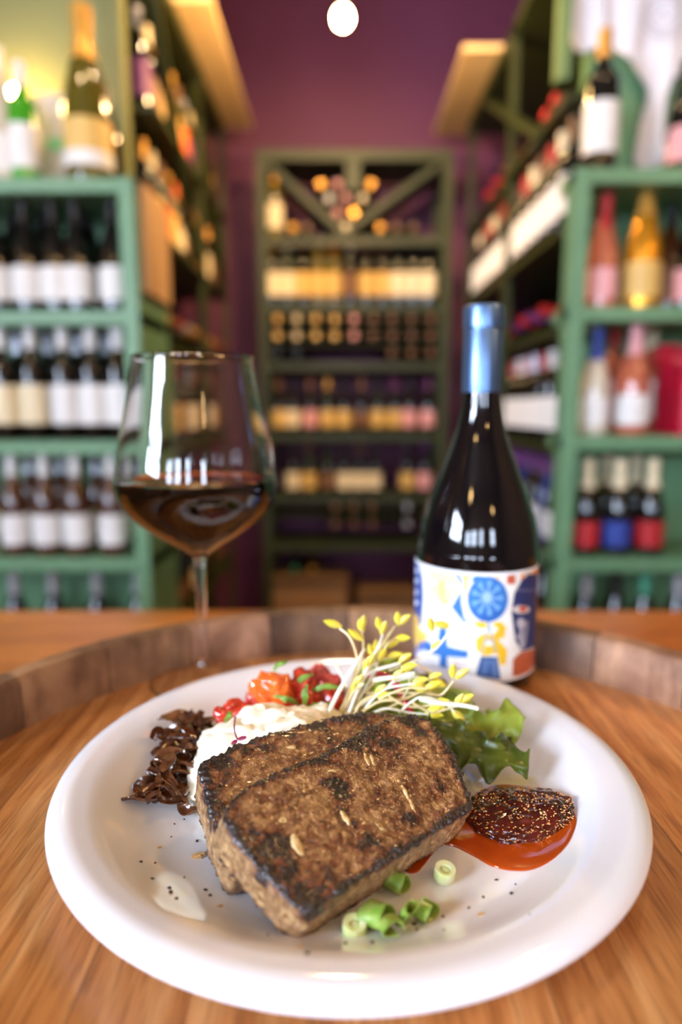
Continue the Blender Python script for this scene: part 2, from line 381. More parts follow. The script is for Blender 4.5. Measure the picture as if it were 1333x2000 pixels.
# the label: a curved paper sheet, its print laid out in mm across and up
def pip(px, py, poly):
    ins_ = np.zeros(px.shape, bool); n = len(poly)
    for i in range(n):
        x0, y0 = poly[i]; x1, y1 = poly[(i+1) % n]
        c = ((y0 > py) != (y1 > py)) & (px < (x1-x0)*(py-y0)/(y1-y0+1e-12)+x0); ins_ ^= c
    return ins_
# u: angle in degrees about the axis (camera faces u=0), v: 0..1 up the label
def uv_of(x, y):   # label measured on the photo crop (origin 780,1060, 4.443x) -> u, v
    X = 780+x/4.443; Y = 1060+y/4.443
    d = _ray(X, Y); o = Vector((0, 0, CAMH)); q = o-BT; a = d.x**2+d.y**2; b = 2*(q.x*d.x+q.y*d.y); c = q.x**2+q.y**2-.0472**2
    D = b*b-4*a*c
    t = (-b-math.sqrt(max(D, 0)))/(2*a); h = o+d*t-BT
    return math.degrees(math.atan2(h.x, -h.y)), h.z
NU, NV = 420, 240; U0, U1 = -112, 108; V0, V1 = .0105, .0925
uu, vv = np.meshgrid(np.linspace(U0, U1, NU), np.linspace(V0, V1, NV))
img = np.zeros((NV, NU, 3)); img[:] = s2l((236, 234, 226))[:3]
def put(mask, c): img[mask] = s2l(c)[:3]
def poly(pts, c): put(pip(uu, vv, [uv_of(*p) for p in pts]), c)
def ell(cx, cy, rx, ry, c):
    poly([(cx+rx*math.cos(a), cy+ry*math.sin(a)) for a in np.linspace(0, 2*PI, 40)[:-1]], c)
def line(pts, wd, c):
    for (x0, y0), (x1, y1) in zip(pts[:-1], pts[1:]):
        L_ = math.hypot(x1-x0, y1-y0)+1e-6; nx, ny = -(y1-y0)/L_*wd/2, (x1-x0)/L_*wd/2
        poly([(x0+nx, y0+ny), (x1+nx, y1+ny), (x1-nx, y1-ny), (x0-nx, y0-ny)], c)
BLU, NAV, YEL, RST = (44, 112, 186), (38, 52, 104), (236, 190, 40), (186, 92, 56)
put(uu < -80, (60, 80, 150))
poly([(140, 150), (175, 190), (200, 300), (210, 450), (200, 600), (190, 720), (165, 700), (150, 500)], (40, 74, 150))
for yy in (240, 330, 430, 520): ell(150, yy, 18, 22, (200, 212, 230))
poly([(130, 600), (165, 640), (175, 740), (250, 800), (215, 900), (150, 930), (130, 800)], (244, 200, 92))
poly([(150, 940), (175, 860), (260, 850), (240, 930)], (92, 120, 196))
# pale figure
poly([(265, 250), (330, 222), (420, 225), (490, 260), (530, 350), (500, 440), (430, 540), (380, 540), (300, 470), (270, 400)], (243, 222, 160))
poly([(345, 330), (400, 330), (400, 480), (440, 540), (370, 540), (340, 420)], (246, 206, 120))
poly([(265, 250), (330, 222), (420, 225), (490, 260), (520, 330), (440, 300), (340, 310), (280, 330)], (222, 208, 158))
ell(300, 345, 32, 18, (176, 186, 204)); ell(440, 375, 34, 20, (172, 184, 208)); ell(385, 488, 32, 22, (226, 176, 130))
poly([(470, 240), (510, 245), (555, 340), (560, 640), (600, 700), (560, 690), (455, 560), (520, 450), (545, 370)], BLU)
poly([(535, 250), (640, 250), (600, 330), (590, 480), (560, 480), (560, 330)], (242, 200, 100))
line([(555, 400), (560, 560), (620, 660), (700, 700)], 34, (232, 228, 214))
poly([(300, 690), (380, 672), (440, 690), (440, 740), (300, 742)], (240, 226, 110))
poly([(255, 660), (295, 700), (290, 740), (260, 720)], (230, 190, 60))
poly([(350, 740), (410, 740), (420, 900), (600, 940), (600, 1000), (420, 985), (415, 1090), (345, 1070), (355, 985), (225, 930), (235, 850), (330, 905)], BLU)
for k in range(5): line([(460+k*16, 720+k*20), (560, 730+k*18), (560, 880-k*16)], 5, (150, 160, 190)); line([(460+k*16, 720+k*20), (460+k*16, 890-k*14)], 5, (150, 160, 190))
for k in range(3): line([(470, 1030+k*32), (590, 1045+k*32)], 9, (206, 150, 150)); line([(240, 1010+k*30), (330, 1030+k*30)], 7, (170, 180, 210))
# big blue seed head
ell(770, 490, 178, 200, BLU); poly([(620, 330), (670, 265), (760, 300), (700, 350)], (50, 118, 190)); poly([(610, 580), (930, 580), (780, 700)], (36, 96, 174))
for k in range(9):
    a = 2*PI*k/9; line([(765, 480), (765+120*math.cos(a), 480+135*math.sin(a))], 16, (134, 176, 214)); ell(765+118*math.cos(a), 480+130*math.sin(a), 24, 26, (108, 160, 208))
ell(765, 475, 40, 44, (150, 186, 214))
poly([(640, 690), (700, 680), (765, 700), (750, 745), (690, 740)], YEL)
poly([(800, 700), (880, 680), (930, 730), (920, 820), (860, 840), (940, 930), (930, 1050), (880, 1070), (850, 960), (740, 985), (670, 930), (665, 840), (720, 790), (820, 800), (860, 750)], YEL)
ell(780, 870, 42, 26, (238, 232, 216))
line([(780, 690), (720, 960)], 16, (150, 168, 176)); line([(780, 690), (840, 960)], 16, (150, 168, 176)); line([(750, 850), (815, 850)], 10, (120, 150, 180))
poly([(710, 985), (855, 990), (885, 1190), (665, 1150)], (56, 92, 148))
for k in range(4): line([(725+k*12, 1150-k*6), (735+k*12, 1020+k*12), (840-k*10, 1022+k*12), (850-k*10, 1160)], 5, (116, 146, 190))
# right side: stripes, navy figure, rust block
for x0, x1, y1, c in ((845, 872, 310, (240, 180, 60)), (935, 1010, 355, (196, 92, 62)), (1060, 1090, 320, (238, 150, 60)), (1120, 1145, 300, (240, 170, 80)), (1160, 1215, 280, (226, 140, 60))):
    poly([(x0, 195), (x1, 190), (x1, y1), (x0, y1+6)], c)
poly([(1060, 330), (1120, 270), (1200, 270), (1205, 880), (1060, 940), (1010, 850), (975, 600), (1000, 440)], NAV)
line([(1010, 410), (1200, 405)], 9, (130, 130, 150)); ell(1060, 580, 76, 34, (214, 208, 204)); ell(1075, 575, 36, 26, (206, 84, 50))
line([(1060, 660), (1065, 920)], 32, (176, 176, 190)); line([(1115, 680), (1085, 900)], 16, (170, 170, 186)); line([(1020, 800), (1060, 850)], 22, (176, 176, 190)); ell(1060, 700, 36, 44, (190, 188, 198))
poly([(985, 1160), (990, 1010), (1060, 945), (1215, 900), (1215, 1120)], RST)
put(uu > 62, (120, 66, 56)); put((vv > V1-.0022) | (vv < V0+.0016), (240, 240, 240))
mb = MB(); v = []
for u, z in zip(uu.ravel(), vv.ravel()):
    a = math.radians(u); v.append((BT.x+.0472*math.sin(a), BT.y-.0472*math.cos(a), z))
f = [(j*NU+i, j*NU+i+1, (j+1)*NU+i+1, (j+1)*NU+i) for j in range(NV-1) for i in range(NU-1)]
mb.add(v, f)
lm, t_, b_ = nt('label_print'); b_.inputs['Roughness'].default_value = .45
va = t_.nodes.new('ShaderNodeVertexColor'); va.layer_name = 'print'; t_.links.new(va.outputs[0], b_.inputs['Base Color'])
lo = child('label', mb, lm, fb)
ca = lo.data.color_attributes.new('print', 'FLOAT_COLOR', 'POINT')
ca.data.foreach_set('color', np.concatenate([img.reshape(-1, 3), np.ones((NU*NV, 1))], 1).astype(np.float32).ravel())
lo['label'] = 'white paper label printed with blue, yellow and rust shapes'

# ============================================================ THE FOOD
def vnoise_attr(o, name, vals):
    a = o.data.attributes.new(name, 'FLOAT', 'POINT'); a.data.foreach_set('value', np.asarray(vals, np.float32))
def meat_material():
    m, t, b = nt('seared_meat'); N = t.nodes; L = t.links
    at_ = N.new('ShaderNodeAttribute'); at_.attribute_name = 'char'; sd = N.new('ShaderNodeAttribute'); sd.attribute_name = 'side'
    tc = N.new('ShaderNodeTexCoord')
    def ns(s, d=6, r=.6, di=0):
        n = N.new('ShaderNodeTexNoise'); n.inputs['Scale'].default_value = s; n.inputs['Detail'].default_value = d; n.inputs['Roughness'].default_value = r; n.inputs['Distortion'].default_value = di
        L.new(tc.outputs['Object'], n.inputs['Vector']); return n
    def ramp(src, els):
        r = N.new('ShaderNodeValToRGB'); e = r.color_ramp.elements
        while len(e) > 1: e.remove(e[-1])
        e[0].position = els[0][0]; e[0].color = els[0][1]
        for p, c in els[1:]: k = e.new(p); k.color = c
        L.new(src, r.inputs[0]); return r
    def math_(op, a, b_=None, clamp=False):
        n = N.new('ShaderNodeMath'); n.operation = op; n.use_clamp = clamp
        for i, s in enumerate((a, b_)):
            if s is None: continue
            if isinstance(s, (int, float)): n.inputs[i].default_value = s
            else: L.new(s, n.inputs[i])
        return n.outputs[0]
    base = ramp(ns(260, 5).outputs[0], [(.3, s2l((104, 68, 36))), (.5, s2l((148, 104, 60))), (.7, s2l((198, 152, 100)))])
    brn = ramp(ns(420, 4).outputs[0], [(.35, s2l((56, 22, 10))), (.6, s2l((112, 54, 24)))])
    blk = ramp(ns(700, 3).outputs[0], [(.35, s2l((18, 12, 14))), (.7, s2l((52, 34, 26)))])
    sidec = ramp(ns(330, 5).outputs[0], [(.3, s2l((96, 62, 36))), (.48, s2l((150, 112, 70))), (.62, s2l((186, 150, 104))), (.75, s2l((206, 176, 134)))])
    patch = ns(140, 6, .68, .35); fine = ns(300, 4, .6)
    pv_ = math_('ADD', patch.outputs[0], math_('MULTIPLY', math_('SUBTRACT', fine.outputs[0], .5), .35))
    bm_ = ramp(pv_, [(.44, (0, 0, 0, 1)), (.56, (1, 1, 1, 1))])
    m0 = N.new('ShaderNodeMix'); m0.data_type = 'RGBA'; L.new(sd.outputs['Fac'], m0.inputs[0]); L.new(base.outputs[0], m0.inputs[6]); L.new(sidec.outputs[0], m0.inputs[7])
    f1 = math_('ADD', math_('MULTIPLY', bm_.outputs[0], math_('SUBTRACT', .85, math_('MULTIPLY', sd.outputs['Fac'], .6))), math_('MULTIPLY', at_.outputs['Fac'], 1.6), True)
    m1 = N.new('ShaderNodeMix'); m1.data_type = 'RGBA'; L.new(f1, m1.inputs[0]); L.new(m0.outputs[2], m1.inputs[6]); L.new(brn.outputs[0], m1.inputs[7])
    cn = math_('ADD', at_.outputs['Fac'], math_('MULTIPLY', math_('SUBTRACT', pv_, .5), 2.6))
    f2 = ramp(cn, [(.4, (0, 0, 0, 1)), (.62, (1, 1, 1, 1))])
    m2 = N.new('ShaderNodeMix'); m2.data_type = 'RGBA'; L.new(f2.outputs[0], m2.inputs[0]); L.new(m1.outputs[2], m2.inputs[6]); L.new(blk.outputs[0], m2.inputs[7])
    L.new(m2.outputs[2], b.inputs['Base Color'])
    ro = ramp(ns(160, 3).outputs[0], [(.4, (.2, .2, .2, 1)), (.62, (.5, .5, .5, 1))]); L.new(ro.outputs[0], b.inputs['Roughness'])
    b.inputs['Coat Weight'].default_value = .6; b.inputs['Coat Roughness'].default_value = .18
    bh = math_('ADD', fine.outputs[0], math_('MULTIPLY', ns(900, 3).outputs[0], .5))
    bp = N.new('ShaderNodeBump'); bp.inputs['Strength'].default_value = .9; bp.inputs['Distance'].default_value = .0016; L.new(bh, bp.inputs['Height']); L.new(bp.outputs[0], b.inputs['Normal'])
    b.inputs['Subsurface Weight'].default_value = 0.0
    return m
MEAT = meat_material()
def slab(label, anchors, outline, thick, spots, seed, edge_w=.0062, taper=.0):
    A = [P(*a) for a in anchors]; n = (A[1]-A[0]).cross(A[2]-A[0]).normalized()
    if n.z < 0: n = -n
    def onp(x, y):
        d = _ray(x, y); o = Vector((0, 0, CAMH)); return o+d*((A[0]-o).dot(n)/d.dot(n))
    o3 = catmull([onp(*q) for q in outline], 6, True)
    c = sum(o3, Vector())/len(o3); ex = (o3[0]-c).normalized(); ey = n.cross(ex)
    uv = np.array([((p-c).dot(ex), (p-c).dot(ey)) for p in o3])
    def inset(k): return [c+ex*float(u)*k+ey*float(v_)*k for u, v_ in uv]
    N_ = len(o3); v = []; f = []
    rings = [(.955, 0), (.985, -.0008), (1.0, -.0030), (1.0+taper*.5, -thick*.5), (1.0+taper, -thick+.003), (.985+taper, -thick+.0008), (.95+taper, -thick)]
    for k, z in rings: v += [p+n*z for p in inset(k)]
    for j in range(len(rings)-1):
        for i in range(N_): f.append((j*N_+i, j*N_+(i+1) % N_, (j+1)*N_+(i+1) % N_, (j+1)*N_+i))
    f.append(tuple(range(N_))[::-1]); f.append(tuple((len(rings)-1)*N_+i for i in range(N_)))
    mb = MB().add(v, f); me = remeshed(mb, .0007, 2)
    co = np.empty(len(me.vertices)*3); me.vertices.foreach_get('co', co); co = co.reshape(-1, 3)
    no = np.empty(len(me.vertices)*3); me.vertices.foreach_get('normal', no); no = no.reshape(-1, 3)
    rel = co-np.array(c); U = rel@np.array(ex); V = rel@np.array(ey); W = rel@np.array(n)
    dm = np.full(len(co), 9.0)
    for i in range(N_):
        a = uv[i]; b = uv[(i+1) % N_]; ab = b-a; tt = np.clip(((U-a[0])*ab[0]+(V-a[1])*ab[1])/(ab@ab+1e-12), 0, 1)
        dm = np.minimum(dm, np.hypot(U-a[0]-ab[0]*tt, V-a[1]-ab[1]*tt))
    nn = no@np.array(n); side = np.clip((.75-nn)/.35, 0, 1)
    char = np.zeros(len(co)); pos = co
    sp = [((onp(x, y)-c).dot(ex), (onp(x, y)-c).dot(ey), r, s) for x, y, r, s in spots]
    disp = np.zeros(len(co))
    for i in range(len(co)):
        p = Vector(co[i])
        n1 = noise.noise(p*90+Vector((seed, 0, 0))); n2 = noise.noise(p*260+Vector((0, seed, 0))); n3 = noise.noise(p*620)
        disp[i] = n1*.0008+n2*.0006+n3*.00042
        ew = edge_w*(1+.9*noise.noise(p*60+Vector((seed, 9, 0))))
        e = max(0, 1-dm[i]/max(ew, .001)) if W[i] > -thick*.45 else 0
        if side[i] > .5: e *= max(0, 1-abs(W[i])/.003)*.8
        if W[i] < -thick+.0016: e = max(e, .6)
        if e > .15: disp[i] += abs(noise.noise(p*380))*.0022*min(1, e*1.5)
        ch = e*1.15
        for su, sv, r, s in sp:
            d = math.hypot(U[i]-su, V[i]-sv)/r*(1+.5*n1)
            if d < 1.3 and W[i] > -.006: ch = max(ch, s*max(0, 1-max(0, d-.45)/.85))
        char[i] = ch
    # cracks and pits
    co2 = co+no*disp[:, None]
    ctr = Vector((co2[:, 0].mean(), co2[:, 1].mean(), co2[:, 2].min()))
    me.vertices.foreach_set('co', (co2-np.array(ctr)).ravel()); me.materials.clear(); me.materials.append(MEAT)
    me.polygons.foreach_set('use_smooth', [True]*len(me.polygons)); me.update(); me.name = 'meatloaf_slice'
    o = link('meatloaf_slice', me, None, ctr); tag(o, label, 'meatloaf', 'seared meatloaf slices on the plate')
    vnoise_attr(o, 'char', char); vnoise_attr(o, 'side', side)
    return o, onp, n, ex, ey
onionm = mat('cooked_onion', (214, 186, 132), .3, c2=(190, 150, 92), scale=300, sss=.2, bump=.3, bscale=500, dist=.0004)
front_out = [(434, 1584), (470, 1545), (520, 1515), (570, 1492), (640, 1466), (700, 1430), (760, 1402), (800, 1393), (835, 1402), (862, 1430), (885, 1462), (903, 1500), (915, 1540), (922, 1572), (905, 1592), (850, 1625), (780, 1672), (700, 1722), (640, 1762), (608, 1782), (585, 1776), (555, 1752), (520, 1712), (475, 1660), (445, 1620)]
fs, onf, nf, exf, eyf = slab('nearest seared meatloaf slice, leaning on the slice behind it, charred edge', [(600, 1772, .027), (912, 1578, .0265), (434, 1586, .046)], front_out, .019,
    [(655, 1530, .0055, .9), (668, 1572, .0042, .7), (665, 1550, .005, .8), (498, 1630, .004, .75), (540, 1655, .008, .8), (560, 1700, .009, .65), (600, 1740, .006, .8), (825, 1432, .004, .8), (800, 1405, .006, .8), (740, 1440, .012, .6), (690, 1455, .008, .6), (800, 1600, .004, .6), (615, 1765, .006, .9), (540, 1480, .004, .4), (470, 1600, .005, .5), (520, 1700, .006, .7), (640, 1735, .008, .55), (750, 1560, .006, .4), (860, 1540, .006, .35), (720, 1640, .008, .4), (640, 1480, .006, .5)], 3)
back_out = [(388, 1492), (430, 1470), (480, 1448), (540, 1428), (600, 1412), (660, 1396), (730, 1389), (790, 1396), (820, 1425), (800, 1470), (720, 1540), (620, 1600), (520, 1660), (460, 1690), (432, 1650), (412, 1600), (398, 1545)]
bs, onb, nb, exb, eyb = slab('back seared meatloaf slice, half covered by the nearer slice, resting on mashed potato', [(388, 1492, .043), (790, 1396, .041), (460, 1690, .026)], back_out, .020,
    [(430, 1485, .009, .8), (480, 1468, .005, .6), (560, 1430, .008, .7), (620, 1412, .008, .8), (700, 1398, .008, .7), (415, 1545, .006, .7), (425, 1590, .006, .7), (520, 1460, .006, .5), (640, 1440, .006, .5)], 11)
# pale onion pieces baked into the nearest slice
def chunk(parent, p, n, d, l, w_, h, m, nm='onion_piece'):
    side = n.cross(d).normalized(); mb = MB(); R = Matrix((d, side, n)).transposed()
    mb.ball(p+n*h*.15, 1, 12, 8, (l/2, w_/2, h/2), R)
    mb.v = [tuple(Vector(q)+Vector((nz(q, 500), nz(q, 500, 1), nz(q, 500, 2)))*.0006) for q in mb.v]
    return child(nm, mb, m, parent)
for x0, y0, x1, y1, w_ in ((712, 1472, 722, 1494, .0022), (724, 1474, 732, 1496, .002), (782, 1528, 800, 1562, .0022), (800, 1560, 812, 1585, .002), (668, 1585, 684, 1610, .0026), (572, 1630, 590, 1668, .0042), (545, 1600, 560, 1606, .003), (735, 1610, 750, 1622, .004), (640, 1508, 664, 1502, .0016), (876, 1480, 880, 1500, .0014)):
    a = onf(x0, y0); b = onf(x1, y1); chunk(fs, (a+b)/2-nf*.0004, nf, (b-a).normalized(), (b-a).length*1.15, w_, .0016, onionm)
a = onb(570, 1460); chunk(bs, a, nb, exb, .005, .003, .0015, onionm)

# mashed potato
mash = mat('mashed_potato', (242, 232, 204), .5, c2=(248, 242, 224), scale=120, sss=.35, bump=.35, bscale=380, dist=.0008)
def blob(name, c, rx, ry, h, m, amp, fr, seed, rz=0, sub=5, flat=-.12, pw=1.0, ridges=0):
    import bmesh
    bm = bmesh.new(); bmesh.ops.create_icosphere(bm, subdivisions=sub, radius=1); v = []
    cr, sr = math.cos(rz), math.sin(rz)
    for q in bm.verts:
        d = q.co.normalized(); z = max(d.z, flat)
        k = 1+amp*noise.noise(d*fr+Vector((seed, 0, 0)))+amp*.5*noise.noise(d*fr*2.3+Vector((0, seed, 0)))+amp*.28*noise.noise(d*fr*6+Vector((0, 0, seed)))
        if ridges: k += ridges*abs(noise.noise(d*fr*1.6+Vector((seed, seed, 0))))
        x, y = d.x*rx*k, d.y*ry*k; zz = (z-flat)/(1-flat)*h*(k if z > flat else 1)
        v.append(Vector((c[0]+x*cr-y*sr, c[1]+x*sr+y*cr, c[2]+zz)))
    f = [tuple(q.index for q in fc.verts) for fc in bm.faces]; bm.free()
    return MB().add(v, f)
mb = blob('mash', (-.031, .343, PZ-.0002), .053, .041, .036, mash, .13, 2.2, 5, rz=.35, sub=6, ridges=.06)
mb.v = [tuple(Vector(p)+Vector((nz(p, 170), nz(p, 170, 1), nz(p, 170, 2) if p[2] > PZ+.002 else 0))*.0018+Vector((0, 0, nz(p, 420)*.0008 if p[2] > PZ+.002 else 0))) for p in mb.v]
# keep the mash under the slices that press into it
def under(p, anchor, n, off):
    d = (Vector(p)-anchor).dot(n); return d < -off
def press(mb_, outline, onfn, n, thick):
    c = onfn(*outline[0]); pl = [(q.x, q.y) for q in (onfn(*o_) for o_ in outline)]
    X = np.array([p[0] for p in mb_.v]); Y = np.array([p[1] for p in mb_.v]); m_ = pip(X, Y, pl)
    for i in np.where(m_)[0]:
        p = Vector(mb_.v[i]); zp = c.z - (n.x*(p.x-c.x)+n.y*(p.y-c.y))/n.z - thick/n.z - .0004
        if p.z > zp: mb_.v[i] = (p.x, p.y, max(PZ, zp))
press(mb, back_out, onb, nb, .020); press(mb, front_out, onf, nf, .019)
o = obj('mashed_potato', mb, mash, loc=(-.03, .345, PZ)); tag(o, 'lumpy cream mashed potato heap between the dark onions and the meatloaf', 'mashed potato')

# caramelised onion strands
onm = mat('caramelised_onion', (54, 26, 14), .14, c2=(104, 60, 32), scale=140, coat=.5, bump=.4, bscale=300, dist=.0006, sss=.1)
onm2 = mat('caramelised_onion_pale', (110, 66, 34), .2, c2=(66, 34, 20), scale=160, coat=.5, bump=.4, bscale=300, dist=.0006)
ro = random.Random(21)
def ribbon(pts, w_, th, tw, m_n=6):
    """flat curled strip with thickness"""
    pts = catmull(pts, 5); mb = MB(); v = []; f = []; K = len(pts); prev = Vector((0, 0, 1))
    for i, p in enumerate(pts):
        t = (pts[min(i+1, K-1)]-pts[max(i-1, 0)]).normalized(); u = (prev-t*prev.dot(t)).normalized(); prev = u; s = t.cross(u)
        a = tw*i/K; n_ = u*math.cos(a)+s*math.sin(a); s_ = t.cross(n_); ww = w_*(.35+.65*math.sin(PI*(i+.6)/(K+.2))**.6)/2
        for (a_, b_) in ((-1, -.2), (-.6, -1), (.6, -1), (1, -.2), (.95, .5), (.5, .35), (0, .1), (-.5, .35), (-.95, .5)):
            v.append(p+s_*ww*a_+n_*th*.5*b_+n_*ww*.35*(a_*a_))
    n = 9
    for i in range(K-1):
        for k in range(n): f.append((i*n+k, i*n+(k+1) % n, (i+1)*n+(k+1) % n, (i+1)*n+k))
    f.append(tuple(range(n))[::-1]); f.append(tuple((K-1)*n+k for k in range(n)))
    return mb.add(v, f)
onion_spine = [(345, 1550), (300, 1545), (330, 1510), (375, 1455), (350, 1480), (390, 1440), (310, 1565), (340, 1575)]
for k in range(76):
    q = k/76; x = 322+ro.gauss(0, 16)+(ro.random()-.35)*56; y = 1584-ro.random()**.9*150
    x += (1540-y)*.38
    lvl = ro.random()
    p0 = P(max(272, min(400, x)), y, PZ+.002); p0.z = PZ+.0018+lvl*.019*(1-((y-1500)/110)**2)
    a = ro.uniform(0, 2*PI); L_ = ro.uniform(.014, .026); cv = ro.uniform(-1.4, 1.4)
    pts = []
    for i in range(5):
        s = (i/4-.5)*L_; aa = a+cv*(i/4-.5)
        pts.append(p0+Vector((math.cos(aa)*s, math.sin(aa)*s*.8, max(-p0.z+PZ+.0012, ro.uniform(-.002, .003)))))
    o = obj('onion_strand', ribbon(pts, ro.uniform(.0044, .0092), .0016, ro.uniform(-1.5, 1.5)), onm if ro.random() < .7 else onm2, loc=p0)
    tag(o, 'glossy dark brown caramelised onion strand in the pile at left of the plate', 'onion', 'caramelised onion strands')

# tomato salsa
tom = mat('tomato_flesh', (178, 38, 24), .16, c2=(206, 74, 44), scale=110, coat=.4, sss=.35, bump=.2, bscale=260, dist=.0006)
tomo = mat('orange_tomato', (232, 92, 30), .14, c2=(240, 122, 46), scale=90, coat=.5, sss=.35)
tomp = mat('pale_tomato', (200, 88, 74), .2, c2=(178, 54, 42), scale=120, coat=.4, sss=.3)
TS = [(536, 1352, .385, .013, tomo, 'largest orange tomato chunk at the top of the salsa'), (592, 1338, .395, .0095, tom, 'dark red tomato chunk behind the orange tomato chunk'),
      (503, 1368, .385, .007, tomp, 'small pinkish tomato chunk left of the orange tomato chunk'), (458, 1395, .375, .010, tom, 'leftmost red tomato chunk beside the mashed potato'),
      (640, 1350, .400, .011, tomp, 'pink tomato chunk near the sprout stems'), (600, 1372, .385, .009, tom, 'red tomato chunk in the middle of the salsa'),
      (555, 1385, .380, .009, tom, 'red tomato chunk just above the mashed potato'), (655, 1378, .39, .009, tom, 'red tomato chunk below the sprout stems'), (625, 1322, .412, .008, tomp, 'rearmost pinkish tomato chunk'),
      (490, 1392, .382, .007, tomp, 'small tomato chunk lying next to the leftmost one')]
salsa_pts = []
for i, (x, y, Y, r, m_, lab) in enumerate(TS):
    p = at(x, y, Y); p.z = max(p.z, PZ+r*.72); mb = blob('t', (0, 0, -r*.9), r*1.05, r*.95, r*1.8, m_, .3, 1.4, i*3.3, rz=i, sub=4, flat=-.85)
    mb.v = [tuple(Vector(v_)+p) for v_ in mb.v]
    o = obj('tomato_chunk', mb, m_, loc=p); tag(o, lab, 'tomato', 'tomato chunks of the salsa')
# support layer of salsa under the top chunks
for i in range(12):
    p = P(470+i*17+ro.uniform(-8, 8), 1405-ro.random()*35-i*2, PZ+.004); r = ro.uniform(.0065, .009)
    mb = blob('t', (0, 0, -r*.8), r*1.1, r, r*1.6, tom, .3, 1.4, 50+i*3.3, rz=i, sub=3, flat=-.85); mb.v = [(v_[0]+p.x, v_[1]+p.y, max(PZ, v_[2]+p.z)) for v_ in mb.v]
    o = obj('tomato_chunk', mb, tom if i % 2 else tomp, loc=p); tag(o, 'small red tomato chunk low in the salsa behind the mashed potato', 'tomato', 'lower tomato chunks')

# greens
def leafmat(n, c, c2): return mat(n, c, .35, c2=c2, scale=60, sss=.15, coat=.15, bump=.5, bscale=140, dist=.001)
LG = leafmat('lettuce_green', (92, 116, 26), (150, 168, 62)); LD = leafmat('lettuce_dark', (48, 66, 14), (84, 98, 24)); LY = leafmat('lettuce_pale', (158, 186, 70), (190, 206, 110)); LR = leafmat('lettuce_red', (60, 40, 24), (84, 92, 30))
def leaf(name, spine, widths, ruf, m, label, group='salad leaves', seed=0, tilt=(0, 0, 1), lobes=7, thick=.0005, freq=9):
    sp = catmull(spine, 14); K = len(sp); M = 28; mb = MB(); v = []; f = []; n0 = Vector(tilt).normalized()
    for i, p in enumerate(sp):
        s = i/(K-1); t = (sp[min(i+1, K-1)]-sp[max(i-1, 0)]).normalized(); side = t.cross(n0).normalized(); up = side.cross(t)
        wv = float(np.interp(s, np.linspace(0, 1, len(widths)), widths))
        for j in range(M+1):
            q = j/M*2-1; sg = 1 if q > 0 else -1
            lob = .8+.3*math.sin(s*lobes*PI+seed+sg*1.1)+.18*noise.noise(Vector((s*14+seed, sg*3, 0)))+.05*math.sin(s*34+seed)
            e = abs(q)
            pos = p+side*q*wv*(lob*e+1-e)+up*(ruf*wv*(e**1.6)*(math.sin(s*freq*2+sg*1.3+seed+q)+.45*math.sin(s*freq*4.7+sg*2+seed))+.12*wv*noise.noise(Vector((s*6, q*3, seed)))-.16*wv*e*e+.10*wv*abs(q)*(1-e))
            pos.z = max(pos.z, plz(pos.x, pos.y)+.0004)
            v.append(pos)
    for i in range(K-1):
        for j in range(M): f.append((i*(M+1)+j, i*(M+1)+j+1, (i+1)*(M+1)+j+1, (i+1)*(M+1)+j))
    mb.add(v, f); o = obj(name, mb, m, loc=sp[0])
    so = o.modifiers.new('thickness', 'SOLIDIFY'); so.thickness = thick; so.offset = 0
    tag(o, label, 'salad leaf', group); return o
leaf('lettuce_leaf', [at(820, 1400, .355), at(890, 1412, .36), at(950, 1420, .362), at(1018, 1392, .37)], [.008, .018, .016, .008], .45, LG, 'bright green lettuce leaf with raised tip, rightmost of the salad', seed=1, tilt=(0, -.75, .65))
leaf('lettuce_leaf', [at(830, 1415, .345), at(900, 1450, .340), at(960, 1470, .334), at(1034, 1484, .330)], [.008, .014, .014, .008], .35, LD, 'dark green lettuce leaf lying lowest, above the red sauce', seed=4, tilt=(0, -.6, .8))
leaf('lettuce_leaf', [at(700, 1400, .37), at(760, 1372, .375), at(830, 1385, .375), at(890, 1400, .375)], [.010, .017, .018, .008], .5, LG, 'curly green lettuce leaf right behind the meatloaf', seed=2, tilt=(0, -.7, .7))
leaf('lettuce_leaf', [at(760, 1350, .40), at(830, 1360, .40), at(900, 1385, .39), at(945, 1412, .385)], [.010, .017, .016, .008], .5, LY, 'pale yellow-green lettuce leaf under the long white sprout', seed=6, tilt=(0, -.6, .8))
leaf('lettuce_leaf', [at(700, 1340, .42), at(750, 1320, .42), at(800, 1325, .42), at(870, 1365, .41)], [.010, .016, .016, .008], .5, LR, 'dark red-green lettuce leaf under the sprouts', seed=8, tilt=(0, -.6, .8))
leaf('lettuce_leaf', [at(780, 1400, .40), at(850, 1420, .385), at(920, 1440, .37), at(1000, 1450, .36)], [.012, .018, .018, .010], .4, LD, 'dark lettuce leaf between the bright leaf and the lowest leaf', seed=5, tilt=(0, -.5, .85))
leaf('lettuce_leaf', [at(720, 1345, .40), at(735, 1320, .41), at(760, 1300, .42), at(785, 1290, .425)], [.004, .010, .010, .004], .4, LG, 'small green leaf standing up behind the sprout stems', seed=9, tilt=(0, -1, .2))
